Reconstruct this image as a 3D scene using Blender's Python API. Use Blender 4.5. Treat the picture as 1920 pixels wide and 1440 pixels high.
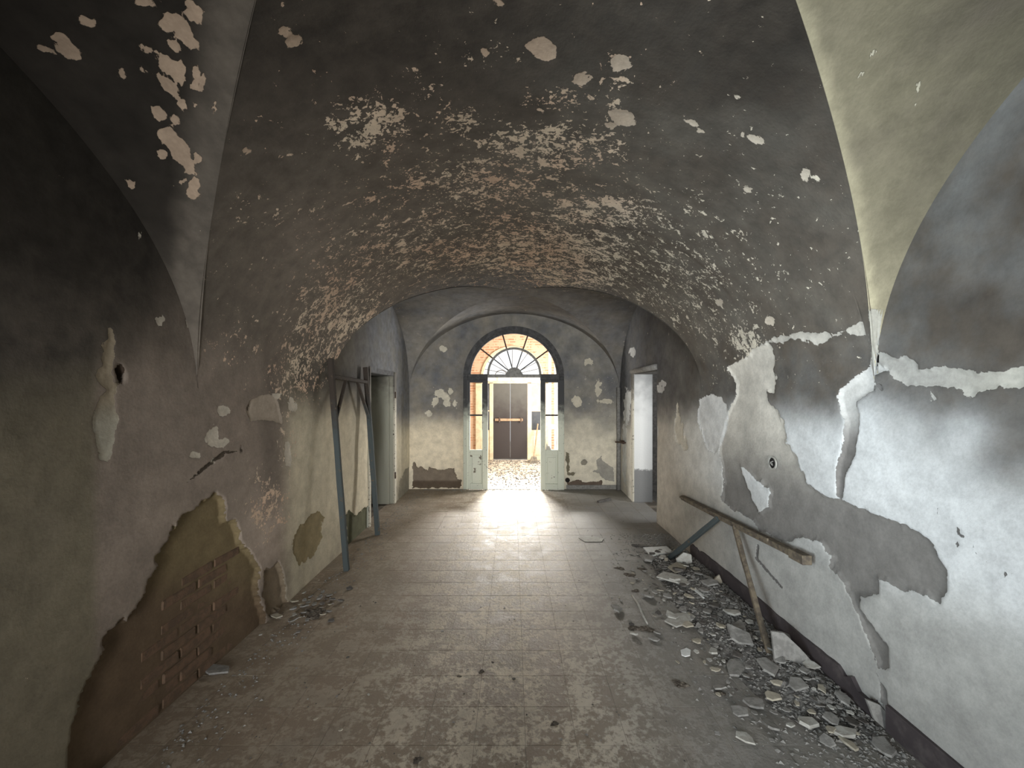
import bpy, bmesh, math, random
import numpy as np
from mathutils import Vector, Matrix, Euler

# ------------------------------------------------------------------ clear
for o in list(bpy.data.objects):
    bpy.data.objects.remove(o)
scene = bpy.context.scene
C = scene.collection
PI = math.pi
rnd = random.Random(7)

# ------------------------------------------------------------------ camera
F, CX, CY, EYE = 785.0, 961.0, 737.0, 1.75      # focal length in pixels of the 1920x1440 frame, vanishing point, eye height
cam_d = bpy.data.cameras.new('camera')
cam_d.sensor_width = 36.0
cam_d.lens = F / 1920 * 36
cam_d.shift_y = (CY - 720) / 1920
cam_d.shift_x = (960 - CX) / 1920
cam_d.clip_start = 0.02
cam = bpy.data.objects.new('camera', cam_d)
C.objects.link(cam)
cam.location = (0, 0, EYE)
cam.rotation_euler = (PI / 2, 0, 0)
scene.camera = cam

# ------------------------------------------------------------------ world, lights, exposure
world = bpy.data.worlds.new('sky')
scene.world = world
world.use_nodes = True
bg = world.node_tree.nodes['Background']
bg.inputs[0].default_value = (0.93, 0.97, 1.0, 1)
bg.inputs[1].default_value = 0.6


def area(name, loc, rot, sx, sy, power, col):
    d = bpy.data.lights.new(name, 'AREA')
    d.shape = 'RECTANGLE'
    d.size, d.size_y = sx, sy
    d.energy = power
    d.color = col
    o = bpy.data.objects.new(name, d)
    C.objects.link(o)
    o.location = loc
    o.rotation_euler = rot
    return o


# daylight at the openings of the building, and two added fill lamps
fl_ = area('daylight_fanlight', (-0.04, 13.2, 3.85), (0, 0, 0), 2.6, 1.0, 400, (1.0, 0.97, 0.92))
fl_.rotation_euler = (Vector((0, 4.0, 0.0)) - fl_.location).to_track_quat('-Z', 'Y').to_euler()
fl_.data.spread = math.radians(70)
area('daylight_porch_right', (1.95, 9.3, 1.7), (0, PI / 2, 0), 2.2, 1.5, 170, (1.0, 0.97, 0.93))
area('daylight_porch_left', (-1.85, 8.35, 1.5), (0, -PI / 2, 0), 2.0, 0.6, 90, (1.0, 0.97, 0.92))
nw = area('daylight_near_window', (-2.3, -1.1, 1.75), (0, 0, 0), 1.4, 1.3, 25, (0.86, 0.95, 1.0))
nw.rotation_euler = (Vector((1.95, 2.1, 2.1)) - nw.location).to_track_quat('-Z', 'Y').to_euler()
nw.data.spread = math.radians(60)
area('fill_behind_camera', (0.0, -3.45, 1.35), (PI / 2, 0, 0), 1.8, 2.1, 30, (0.98, 0.98, 0.96)).data.spread = math.radians(50)  # added fill light from an unseen, made-up doorway behind the camera
area('fill_side_room', (3.9, 5.4, 1.6), (0, PI / 2, 0), 1.2, 1.0, 30, (0.95, 0.98, 1.0))  # added lamp inside the closed side room, brightens the white reveal

vs = scene.view_settings
vs.view_transform = 'Standard'
vs.look = 'None'
vs.exposure = 1.25
vs.gamma = 1.0
vs.use_curve_mapping = False
scene.display_settings.display_device = 'sRGB'

# ------------------------------------------------------------------ shape of the place
XL, XR = -1.88, 1.95                  # side walls
XC, A = (XL + XR) / 2, (XR - XL) / 2  # vault axis and half span
ZS = 1.75                             # springing height
YE = 7.63                             # far wall
YB = -3.2                             # wall behind the camera
BN, BF = 1.50, 1.45                   # vault rise near / far
NEAR = {1: (0.62, 1.64), -1: (0.445, 2.055)}   # near cross vault: centre and half length on the right / left
FAR = (5.965, 1.665)                  # far cross vault


def rise(Y):
    return BN + (BF - BN) * np.clip((Y - 2.3) / 3.7, 0, 1)


def tfun(Y, side):
    c, s = NEAR[side]
    near = np.minimum(1, np.abs(Y - c) / s)
    far = np.minimum(1, np.abs(Y - FAR[0]) / FAR[1])
    return np.where(Y > 3.4, far, near)


def cross_height(Y, side):
    """height of the cross vault above the springing, 0 where there is only the barrel"""
    return rise(Y) * np.sqrt(np.maximum(0, 1 - tfun(Y, side) ** 2))


# pixel <-> place
def to_px(P):
    Y = np.maximum(P[:, 1], 0.05)
    return CX + F * P[:, 0] / Y, CY - F * (P[:, 2] - EYE) / Y


def on_floor(x, y, z=0.0):
    d = F * (EYE - z) / (y - CY)
    return Vector(((x - CX) * d / F, d, z))


def on_x(x, y, X):
    d = F * X / (x - CX)
    return Vector((X, d, EYE - (y - CY) * d / F))


def on_y(x, y, Y):
    return Vector(((x - CX) * Y / F, Y, EYE - (y - CY) * Y / F))


# ------------------------------------------------------------------ tagging
def tag(o, label=None, cat=None, group=None, kind=None):
    if label: o['label'] = label
    if cat: o['category'] = cat
    if group: o['group'] = group
    if kind: o['kind'] = kind
    return o


def thing(name, loc=(0, 0, 0), label=None, cat=None, group=None, kind=None):
    o = bpy.data.objects.new(name, None)
    o.empty_display_size = 0.1
    C.objects.link(o)
    o.location = loc
    return tag(o, label, cat, group, kind)


def link(name, me, mat, parent=None, smooth=False):
    if mat is not None and not me.materials:
        me.materials.append(mat)
    if smooth:
        me.polygons.foreach_set('use_smooth', [True] * len(me.polygons))
    o = bpy.data.objects.new(name, me)
    C.objects.link(o)
    if parent is not None:
        o.parent = parent
        loc = Vector((0, 0, 0))
        p = parent
        while p is not None:
            loc += p.location
            p = p.parent
        o.matrix_parent_inverse = Matrix.Translation(-loc)   # mesh data stays in world metres
    return o


# ------------------------------------------------------------------ materials
def mk(name):
    m = bpy.data.materials.new(name)
    m.use_nodes = True
    nt = m.node_tree
    return m, nt, nt.nodes['Principled BSDF']


class N:
    """small node helper"""
    def __init__(s, nt): s.nt = nt
    def new(s, t, **kw):
        n = s.nt.nodes.new(t)
        for k, v in kw.items(): setattr(n, k, v)
        return n
    def put(s, sock, v):
        if hasattr(v, 'is_output') or isinstance(v, bpy.types.NodeSocket): s.nt.links.new(v, sock)
        elif isinstance(v, (tuple, list)) and len(v) == 3 and sock.type == 'RGBA': sock.default_value = (*v, 1)
        else: sock.default_value = v
    def pos(s): return s.new('ShaderNodeNewGeometry').outputs['Position']
    def noise(s, vec, scale, detail=4, rough=0.55, dist=0.0):
        n = s.new('ShaderNodeTexNoise')
        s.put(n.inputs['Vector'], vec); n.inputs['Scale'].default_value = scale
        n.inputs['Detail'].default_value = detail; n.inputs['Roughness'].default_value = rough
        n.inputs['Distortion'].default_value = dist
        return n.outputs['Fac']
    def math(s, op, a, b=0.0, c=0.0, clamp=False):
        n = s.new('ShaderNodeMath', operation=op, use_clamp=clamp)
        s.put(n.inputs[0], a); s.put(n.inputs[1], b)
        if op in ('MULTIPLY_ADD',): s.put(n.inputs[2], c)
        return n.outputs[0]
    def step(s, v, lo, hi, a=0.0, b=1.0, smooth=True):
        n = s.new('ShaderNodeMapRange', interpolation_type='SMOOTHSTEP' if smooth else 'LINEAR')
        s.put(n.inputs[0], v)
        for i, q in zip((1, 2, 3, 4), (lo, hi, a, b)): s.put(n.inputs[i], q)
        return n.outputs[0]
    def mix(s, f, a, b, mode='MIX'):
        n = s.new('ShaderNodeMix', data_type='RGBA', blend_type=mode)
        s.put(n.inputs[0], f); s.put(n.inputs[6], a); s.put(n.inputs[7], b)
        return n.outputs[2]
    def attr(s, name, out='Fac'):
        n = s.new('ShaderNodeAttribute'); n.attribute_name = name
        return n.outputs[out]
    def sep(s, v):
        n = s.new('ShaderNodeSeparateXYZ'); s.put(n.inputs[0], v)
        return n.outputs
    def bump(s, h, dist, strength=1.0, nrm=None):
        n = s.new('ShaderNodeBump'); s.put(n.inputs['Height'], h)
        n.inputs['Distance'].default_value = dist; n.inputs['Strength'].default_value = strength
        if nrm is not None: s.put(n.inputs['Normal'], nrm)
        return n.outputs[0]


def plaster_material():
    m, nt, b = mk('sooty_plaster')
    n = N(nt)
    p = n.pos()
    X, Y, Z = n.sep(p)
    fin, exp = n.attr('fin', 'Color'), n.attr('exp', 'Color')
    bare, soot, flk = n.attr('bare'), n.attr('soot'), n.attr('flk')
    fine = n.noise(p, 60, 5, 0.65)
    mid = n.noise(p, 9, 6, 0.6)
    big = n.noise(p, 2.6, 5, 0.6)
    edge = n.math('ADD', n.math('MULTIPLY', n.noise(p, 26, 5, 0.65), 0.6), n.math('MULTIPLY', n.noise(p, 80, 4, 0.6), 0.4))
    # ragged lost plaster
    mask = n.step(n.math('MULTIPLY_ADD', n.math('SUBTRACT', edge, 0.5), 0.034, bare), -0.0012, 0.0012)
    # smoke
    amp = n.math('MULTIPLY_ADD', n.math('MULTIPLY', soot, n.math('SUBTRACT', 1.0, soot)), 2.2, 0.18)
    sn = n.math('ADD', n.math('MULTIPLY', n.math('SUBTRACT', big, 0.5), 1.7), n.math('MULTIPLY', n.math('SUBTRACT', mid, 0.5), 0.45))
    s2 = n.math('MULTIPLY_ADD', sn, amp, soot, clamp=True)
    sootcol = n.mix(n.step(Y, 4.2, 6.0), (0.050, 0.044, 0.037), (0.066, 0.069, 0.075))
    mott = n.step(n.math('ADD', n.math('MULTIPLY', fine, 0.35), n.math('MULTIPLY', mid, 0.65)), 0.25, 0.78, 0.72, 1.18)
    cfin = n.mix(1.0, fin, n.mix(1.0, (1, 1, 1), mott, 'MULTIPLY'), 'MULTIPLY')
    cexp = n.mix(1.0, exp, n.mix(1.0, (1, 1, 1), mott, 'MULTIPLY'), 'MULTIPLY')
    # the smoke film itself is uneven
    sootv = n.mix(n.step(n.math('ADD', n.math('MULTIPLY', mid, 0.6), n.math('MULTIPLY', big, 0.5)), 0.38, 0.75), sootcol, n.mix(1.0, sootcol, (2.3, 2.25, 2.2), 'MULTIPLY'))
    sootv = n.mix(1.0, sootv, n.mix(1.0, (1, 1, 1), n.attr('sdk'), 'MULTIPLY'), 'MULTIPLY')
    c = n.mix(s2, cfin, sootv)
    c = n.mix(mask, c, cexp)
    # flaked limewash
    fz = n.noise(p, 11, 6, 0.68, 0.6)
    fz2 = n.noise(p, 42, 3, 0.6, 0.2)
    fv = n.math('ADD', n.math('MULTIPLY', fz, 0.68), n.math('MULTIPLY', fz2, 0.32))
    fm = n.step(n.math('ADD', fv, n.math('MULTIPLY', flk, 0.36)), 0.692, 0.702)
    f3 = n.math('ADD', n.math('MULTIPLY', n.noise(p, 38, 4, 0.62, 0.5), 0.75), n.math('MULTIPLY', mid, 0.25))
    fm = n.math('MAXIMUM', fm, n.step(n.math('ADD', f3, n.math('MULTIPLY', flk, 0.29)), 0.708, 0.720))
    fm = n.math('MULTIPLY', fm, n.math('SUBTRACT', 1.0, mask))
    tan = n.mix(n.step(n.noise(p, 2.0, 3), 0.35, 0.65), (0.62, 0.45, 0.33), (0.66, 0.55, 0.42))
    fc = n.mix(n.step(X, 0.3, 1.3), tan, (0.70, 0.65, 0.54))
    fc = n.mix(1.0, fc, n.mix(1.0, (1, 1, 1), mott, 'MULTIPLY'), 'MULTIPLY')
    c = n.mix(fm, c, fc)
    n.put(b.inputs['Base Color'], c)
    b.inputs['Roughness'].default_value = 0.88
    b.inputs['Specular IOR Level'].default_value = 0.2
    h = n.math('ADD', n.math('MULTIPLY', fine, 0.25), n.math('MULTIPLY', mid, 0.8))
    h = n.math('SUBTRACT', h, n.math('MULTIPLY', n.math('MAXIMUM', fm, mask), 0.55))
    n.put(b.inputs['Normal'], n.bump(h, 0.006, 0.9))
    return m


def tile_material():
    m, nt, b = mk('dusty_cement_tile')
    n = N(nt)
    p = n.pos()
    X, Y, Z = n.sep(p)
    oi = n.new('ShaderNodeObjectInfo').outputs['Random']
    fleck = n.noise(p, 30, 6, 0.70, 0.3)
    fine = n.noise(p, 70, 4, 0.6)
    big = n.noise(p, 1.7, 4, 0.6)
    mid = n.noise(p, 6, 5, 0.6)
    base = n.mix(n.step(X, 0.2, 1.1), (0.235, 0.185, 0.137), (0.205, 0.195, 0.18))
    base = n.mix(n.math('MULTIPLY', oi, 0.15), base, (0.24, 0.225, 0.17))
    dust = n.mix(n.step(X, 0.0, 1.2), (0.72, 0.65, 0.53), (0.40, 0.39, 0.37))
    walk = n.math('MULTIPLY', n.step(n.math('ABSOLUTE', n.math('SUBTRACT', X, 0.1)), 0.25, 1.3, 1.0, 0.0), 1.0)
    fl = n.step(n.math('ADD', fleck, n.math('MULTIPLY', n.math('SUBTRACT', mid, 0.5), 0.9)), 0.42, 0.62)
    fl = n.math('MULTIPLY', fl, n.math('MULTIPLY_ADD', walk, 0.62, 0.22))
    c = n.mix(fl, base, dust)
    c = n.mix(n.step(n.math('MULTIPLY_ADD', n.math('SUBTRACT', mid, 0.5), 0.5, big), 0.50, 0.75, 0.0, 0.5), c, (0.15, 0.125, 0.10))      # trodden dirt
    c = n.mix(n.step(fine, 0.62, 0.72, 0.0, 0.5), c, (0.09, 0.075, 0.06))
    n.put(b.inputs['Base Color'], c)
    n.put(b.inputs['Roughness'], n.step(n.math('MULTIPLY_ADD', fleck, 0.5, n.math('MULTIPLY', mid, 0.5)), 0.35, 0.65, 0.48, 0.80))
    b.inputs['Specular IOR Level'].default_value = 0.36
    n.put(b.inputs['Normal'], n.bump(n.math('ADD', n.math('MULTIPLY', fleck, 1.0), n.math('MULTIPLY', fine, 0.5)), 0.007, 0.7))
    return m


def simple(name, col, col2=None, scale=12, rough=0.8, bump=0.003, spec=0.3, metal=0.0, lo=0.4, hi=0.62):
    """two-tone worn material"""
    m, nt, b = mk(name)
    n = N(nt)
    p = n.pos()
    f = n.noise(p, scale, 5, 0.62)
    c = n.mix(n.step(f, lo, hi), col, col2 if col2 else tuple(q * 0.75 for q in col))
    n.put(b.inputs['Base Color'], c)
    b.inputs['Roughness'].default_value = rough
    b.inputs['Specular IOR Level'].default_value = spec
    b.inputs['Metallic'].default_value = metal
    if bump: n.put(b.inputs['Normal'], n.bump(n.noise(p, scale * 4, 4, 0.6), bump, 0.7))
    return m


def charred(name, low, high, z0, z1, chip=(0.07, 0.06, 0.05), chips=0.64, scale=30):
    """paint that turns to soot with height, with chipped spots"""
    m, nt, b = mk(name)
    n = N(nt)
    p = n.pos()
    X, Y, Z = n.sep(p)
    nz = n.noise(p, 7, 5, 0.6)
    zz = n.math('ADD', Z, n.math('MULTIPLY', n.math('SUBTRACT', nz, 0.5), 0.7))
    c = n.mix(n.step(zz, z0, z1), low, high)
    c = n.mix(n.step(n.noise(p, scale, 5, 0.65), chips, chips + 0.03), c, chip)
    n.put(b.inputs['Base Color'], c)
    b.inputs['Roughness'].default_value = 0.75
    b.inputs['Specular IOR Level'].default_value = 0.25
    n.put(b.inputs['Normal'], n.bump(n.noise(p, 40, 4, 0.6), 0.003, 0.6))
    return m


M = {}
M['plaster'] = plaster_material()
M['tile'] = tile_material()
M['bed'] = simple('dirt_joint', (0.20, 0.17, 0.135), (0.09, 0.075, 0.06), 4, 0.95)
M['skirting'] = simple('dark_skirting_paint', (0.062, 0.052, 0.055), (0.095, 0.083, 0.082), 9, 0.7, lo=0.5, hi=0.68)
M['doorpaint'] = charred('pale_green_paint_smoked', (0.60, 0.63, 0.54), (0.055, 0.056, 0.058), 1.12, 1.62)
M['doorpanel'] = charred('pale_green_panel_flaked', (0.62, 0.65, 0.56), (0.06, 0.06, 0.06), 1.2, 1.7, chip=(0.17, 0.15, 0.12), chips=0.60, scale=11)
M['char'] = simple('charred_wood', (0.05, 0.05, 0.052), (0.08, 0.08, 0.082), 14, 0.8)
M['charbrown'] = simple('smoked_brown_bar', (0.09, 0.06, 0.045), (0.05, 0.04, 0.035), 14, 0.8)
M['frame'] = charred('smoked_steel_blue_paint', (0.052, 0.064, 0.066), (0.035, 0.027, 0.021), 1.25, 1.75, chip=(0.10, 0.075, 0.05), chips=0.62)
M['sidedoor'] = charred('dirty_white_door', (0.42, 0.42, 0.35), (0.16, 0.15, 0.125), 1.5, 2.2, chip=(0.2, 0.18, 0.14), chips=0.68)
M['casing'] = charred('chipped_white_casing', (0.50, 0.47, 0.39), (0.13, 0.12, 0.105), 1.35, 1.95, chips=0.60)
M['white'] = simple('old_white_paint', (0.62, 0.60, 0.55), (0.52, 0.49, 0.43), 7, 0.7)
M['cream'] = simple('cream_paint', (0.50, 0.43, 0.29), (0.40, 0.34, 0.23), 9, 0.7)
M['darkdoor'] = charred('dark_brown_door', (0.030, 0.024, 0.022), (0.075, 0.072, 0.063), 0.9, 2.0, chips=0.75)
M['wood'] = simple('bare_wood', (0.30, 0.20, 0.12), (0.20, 0.13, 0.08), 16, 0.75)
M['oldwood'] = simple('old_grey_wood', (0.17, 0.14, 0.10), (0.09, 0.075, 0.06), 18, 0.8)
M['rust'] = simple('rusted_iron', (0.06, 0.045, 0.038), (0.10, 0.065, 0.045), 30, 0.8, metal=0.3)
M['black'] = simple('black_gap', (0.012, 0.011, 0.011), (0.02, 0.018, 0.017), 10, 0.9)  # black standing in for the shade inside small openings
M['frag_grey'] = simple('grey_plaster_piece', (0.27, 0.265, 0.25), (0.19, 0.185, 0.175), 25, 0.9)
M['frag_pale'] = simple('pale_plaster_piece', (0.42, 0.42, 0.39), (0.33, 0.32, 0.29), 25, 0.9)
M['frag_cream'] = simple('cream_plaster_piece', (0.40, 0.37, 0.30), (0.32, 0.295, 0.24), 25, 0.9)
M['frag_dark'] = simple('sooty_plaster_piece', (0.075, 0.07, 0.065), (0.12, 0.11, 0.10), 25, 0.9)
M['frag_white'] = simple('white_flake', (0.72, 0.74, 0.74), (0.62, 0.64, 0.63), 25, 0.85)
M['mound'] = simple('plaster_dust', (0.21, 0.205, 0.195), (0.09, 0.085, 0.08), 30, 0.95, bump=0.008)
M['dirt'] = simple('dirt_clump', (0.07, 0.058, 0.047), (0.16, 0.14, 0.115), 45, 0.95, bump=0.006)
M['brick'] = simple('worn_brown_brick', (0.16, 0.10, 0.065), (0.11, 0.075, 0.05), 20, 0.9, bump=0.006)
M['glassgrey'] = simple('dusty_grey_pane', (0.20, 0.21, 0.20), (0.26, 0.26, 0.24), 6, 0.35, bump=0)
M['glassdark'] = simple('dark_pane', (0.022, 0.024, 0.028), (0.035, 0.036, 0.038), 6, 0.25, bump=0)


def brick_material():
    m, nt, b = mk('porch_brick')
    n = N(nt)
    p = n.pos()
    X, Y, Z = n.sep(p)
    cmb = n.new('ShaderNodeCombineXYZ')
    n.put(cmb.inputs[0], n.math('ADD', X, Y)); n.put(cmb.inputs[1], Z)
    br = n.new('ShaderNodeTexBrick')
    n.put(br.inputs['Vector'], cmb.outputs[0])
    br.inputs['Color1'].default_value = (0.40, 0.20, 0.115, 1)
    br.inputs['Color2'].default_value = (0.30, 0.16, 0.095, 1)
    br.inputs['Mortar'].default_value = (0.48, 0.36, 0.25, 1)
    br.inputs['Scale'].default_value = 1.0
    br.inputs['Brick Width'].default_value = 0.26
    br.inputs['Row Height'].default_value = 0.068
    br.inputs['Mortar Size'].default_value = 0.011
    c = n.mix(n.step(n.noise(p, 5, 5, 0.6), 0.42, 0.58), br.outputs['Color'], (0.44, 0.31, 0.21))
    n.put(b.inputs['Base Color'], c)
    b.inputs['Roughness'].default_value = 0.9
    n.put(b.inputs['Normal'], n.bump(br.outputs['Fac'], 0.006, -0.7))
    return m


M['porchbrick'] = brick_material()


# ------------------------------------------------------------------ stains, lost plaster and some painted light, measured on the photograph and laid on the walls
def poly_sdf(px, py, pts, reach=120):
    """signed distance to a polygon in pixels, positive inside, -reach far away"""
    pts = np.asarray(pts, float)
    out = np.full(px.shape, -float(reach))
    x0, y0 = pts.min(0) - reach
    x1, y1 = pts.max(0) + reach
    k = np.where((px > x0) & (px < x1) & (py > y0) & (py < y1))[0]
    if len(k) == 0: return out
    x, y = px[k], py[k]
    best = np.full(len(k), 1e9)
    ins = np.zeros(len(k), bool)
    for i in range(len(pts)):
        ax, ay = pts[i]
        bx, by = pts[(i + 1) % len(pts)]
        ex, ey = bx - ax, by - ay
        t = np.clip(((x - ax) * ex + (y - ay) * ey) / (ex * ex + ey * ey + 1e-9), 0, 1)
        best = np.minimum(best, np.hypot(x - ax - t * ex, y - ay - t * ey))
        cond = ((ay > y) != (by > y))
        xi = ax + (y - ay) / (by - ay + 1e-12) * ex
        ins ^= cond & (x < xi)
    out[k] = np.where(ins, best, -best)
    return np.maximum(out, -reach)


def zoom(pts, s, ox, oy):
    return [(x / s + ox, y / s + oy) for x, y in pts]


Z3 = lambda pts: zoom(pts, 2.6667, 1200, 580)
Z5 = lambda pts: zoom(pts, 2.6667, 0, 900)
Z6 = lambda pts: zoom(pts, 2.6667, 0, 400)
R_MAIN = Z3([(420, 290), (520, 245), (560, 200), (640, 160), (668, 190), (680, 300), (668, 415), (628, 408), (650, 470), (700, 530), (725, 620),
             (735, 670), (780, 735), (820, 820), (850, 880), (930, 930), (1000, 950), (1060, 985), (1150, 1020), (1250, 1050), (1390, 1110), (1470, 1165),
             (1510, 1270), (1532, 1400), (1500, 1465), (1440, 1433), (1300, 1383), (1240, 1348), (1200, 1353), (1185, 1428), (1100, 1428), (1095, 1493),
             (1170, 1593), (1220, 1663), (1255, 1673), (1235, 1793), (1190, 1808), (1222, 1910), (1235, 2080), (1222, 2080), (1205, 1930), (1175, 1810), (1160, 1720), (1110, 1600), (1070, 1470),
             (1030, 1390), (1020, 1360), (940, 1280), (960, 1240), (900, 1170), (800, 1140), (720, 1160), (600, 1110), (560, 1050), (470, 1010),
             (405, 960), (415, 800), (395, 690), (440, 500), (470, 430), (480, 370), (450, 320)])
R_ISLE = Z3([(500, 780), (560, 830), (640, 900), (642, 985), (600, 1012), (560, 950)])
R_WHITE = Z3([(300, 450), (360, 420), (410, 450), (440, 500), (440, 600), (400, 690), (370, 720), (320, 680), (295, 600), (290, 500)])
R_TEAR = Z3([(185, 460), (200, 530), (225, 620), (240, 700), (225, 715), (180, 650), (170, 560)])
R_CHASE = Z3([(1165, 265), (1240, 300), (1175, 330), (1165, 400), (1085, 460), (1095, 570), (1085, 700), (1030, 830), (1015, 945), (980, 930), (985, 800),
              (1010, 700), (1025, 560), (990, 440), (1000, 400), (1080, 330)])
R_BAND = Z3([(1165, 230), (1225, 215), (1280, 235), (1340, 250), (1400, 285), (1560, 290), (1700, 310), (1800, 320), (1960, 270), (1990, 395), (1850, 385), (1700, 420),
             (1650, 440), (1560, 410), (1480, 400), (1465, 450), (1440, 405), (1350, 385), (1280, 345), (1240, 305), (1165, 275)])
R_LIP = Z3([(560, 215), (590, 185), (640, 150), (720, 130), (800, 100), (900, 115), (1000, 105), (1100, 75), (1145, 150), (1100, 118), (1000, 135), (940, 152),
            (880, 180), (800, 152), (720, 162), (640, 172)])
R_SPRING = Z3([(1140, 0), (1225, 0), (1190, 130), (1175, 265), (1155, 255), (1150, 140)])
L_MAIN = Z5([(1080, 65), (1130, 100), (1145, 200), (1185, 185), (1210, 290), (1270, 390), (1300, 450), (1290, 560), (1330, 700), (1340, 820), (700, 1500), (340, 1500), (350, 1340),
             (360, 1250), (380, 1150), (420, 1050), (470, 950), (520, 850), (560, 760), (640, 680), (700, 600), (740, 540), (790, 430), (775, 390),
             (800, 340), (860, 260), (920, 180), (1010, 110)])
L_TOE = Z5([(1330, 450), (1400, 382), (1415, 480), (1432, 560), (1430, 640), (1340, 680), (1300, 560)])
L_OLIVE = Z5([(1470, 300), (1500, 230), (1555, 180), (1590, 150), (1622, 185), (1612, 290), (1570, 380), (1500, 430), (1468, 380)])
L_STRIP = Z6([(545, 575), (580, 580), (585, 640), (560, 740), (575, 900), (600, 1010), (590, 1120), (560, 1240), (490, 1250), (480, 1080), (495, 960), (535, 880), (475, 830), (490, 790), (530, 770), (515, 650)])
E_BASE = zoom([(320, 900), (350, 790), (420, 930), (480, 910), (600, 980), (620, 930), (720, 950), (820, 1000), (1000, 930), (1070, 940), (1110, 1050), (1120, 1150),
               (1200, 1160), (1200, 1300), (320, 1300)], 9.6, 740, 780)
E_RIGHT = zoom([(170, 540), (215, 560), (225, 680), (215, 840), (300, 860), (300, 900), (180, 880)], 8, 1040, 780)
E_RIGHT2 = zoom([(180, 1000), (330, 960), (450, 1000), (520, 985), (600, 990), (720, 960), (700, 1090), (560, 1070), (400, 1050), (200, 1060)], 8, 1040, 780)
E_STAIN = zoom([(560, 830), (640, 790), (620, 660), (700, 610), (760, 700), (880, 780), (890, 980), (760, 960), (680, 870)], 8, 1040, 780)
E_FLAKES = [(826, 738, 9, 6), (836, 745, 8, 7), (846, 735, 5, 6), (816, 752, 5, 7), (853, 756, 5, 7), (838, 757, 7, 6), (806, 776, 6, 5), (1082, 752, 8, 11), (1121, 728, 5, 12), (1143, 753, 7, 5), (1103, 678, 6, 5), (831, 653, 4, 4), (1132, 752, 9, 3)]
L_FLAKES = [(425, 722, 9, 10), (420, 770, 14, 8), (400, 820, 11, 14), (412, 830, 15, 8), (368, 853, 9, 6), (335, 521, 14, 9), (303, 602, 8, 9), (357, 605, 5, 9), (262, 445, 6, 6), (400, 866, 4, 5), (540, 852, 5, 18), (547, 760, 6, 14), (520, 740, 10, 9)]
RIGHT_WHITE = [(1175, 760, 6, 30), (1171, 850, 4, 60), (1183, 745, 5, 12), (1237, 730, 10, 7), (1242, 720, 6, 6), (1186, 660, 5, 8)]  # pale flakes, and a strip of light by the far corner painted in
# flakes of the left lunette and large single flakes elsewhere (x, y, half width, half height, turn)
SINGLE = [(275, 2, 26, 10, 0), (165, 40, 20, 12, 35), (112, 68, 12, 7, 25), (78, 91, 15, 6, 30), (128, 95, 18, 8, 35), (228, 138, 17, 9, 40), (259, 127, 22, 9, 38),
          (272, 92, 14, 9, 40), (322, 45, 20, 17, 40), (342, 60, 18, 16, 45), (328, 85, 16, 9, 40), (370, 30, 24, 12, 45), (358, 84, 11, 8, 30), (318, 125, 32, 12, 45), (338, 128, 12, 8, 30),
          (316, 162, 20, 9, 45), (339, 195, 15, 8, 50), (366, 197, 9, 6, 40), (368, 135, 8, 17, -10), (380, 150, 6, 16, 5), (365, 157, 7, 9, 0), (300, 215, 14, 10, 30), (318, 255, 20, 14, 50), (335, 275, 20, 13, 50),
          (345, 297, 24, 13, 30), (368, 298, 9, 12, 0), (355, 320, 16, 9, 20), (305, 291, 9, 10, 0), (343, 337, 9, 7, 0), (364, 342, 10, 9, 20), (363, 362, 10, 7, 20), (245, 345, 8, 8, 30), (404, 193, 5, 10, 0), (330, 222, 12, 8, 40),
          (935, 8, 14, 10, 0), (905, 95, 11, 14, 0), (1015, 90, 26, 18, 20), (1160, 118, 22, 16, 0), (1165, 222, 26, 16, 15), (1152, 232, 18, 8, 0), (1090, 145, 14, 9, -20), (535, 60, 12, 8, 10), (548, 78, 9, 7, 0),
          (532, 12, 8, 9, 0), (1385, 181, 9, 5, 25), (1412, 258, 16, 7, 20), (1511, 326, 6, 9, 0), (1402, 357, 9, 7, 30), (1295, 230, 22, 7, 20), (1312, 244, 9, 6, 0), (529, 293, 8, 4, 0), (462, 284, 9, 7, 0), (1100, 88, 6, 6, 0),
          (1445, 600, 9, 9, 0), (1350, 566, 8, 6, 30), (1160, 665, 6, 7, 0)]
# where the limewash flakes off: (x, y, half width, half height, density)
FLAKY = [(1010, 470, 190, 52, 0.62), (900, 345, 170, 60, 0.50), (700, 235, 70, 62, 0.62), (1040, 275, 130, 46, 0.62), (640, 590, 95, 110, 0.52), (560, 690, 55, 70, 0.52), (760, 470, 170, 70, 0.44),
         (1130, 395, 95, 28, 0.70), (860, 215, 55, 30, 0.52), (780, 150, 60, 45, 0.40), (920, 90, 90, 60, 0.36), (1150, 150, 80, 70, 0.34), (1060, 190, 90, 30, 0.45), (1080, 520, 110, 22, 0.62), (1350, 600, 130, 75, 0.34), (1230, 540, 90, 50, 0.36), (1360, 260, 130, 60, 0.26),
         (455, 390, 40, 50, 0.36), (440, 640, 60, 60, 0.34), (500, 950, 40, 55, 0.52), (540, 800, 20, 120, 0.36), (1400, 640, 40, 40, 0.55), (610, 660, 40, 40, 0.50), (480, 600, 120, 120, 0.22), (600, 420, 150, 120, 0.24), (1300, 470, 120, 80, 0.22),
         (1120, 740, 50, 70, 0.22), (1190, 640, 40, 70, 0.26), (820, 680, 70, 80, 0.12), (870, 905, 30, 10, 0.3), (470, 250, 40, 60, 0.26), (540, 420, 60, 40, 0.2)]


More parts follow.
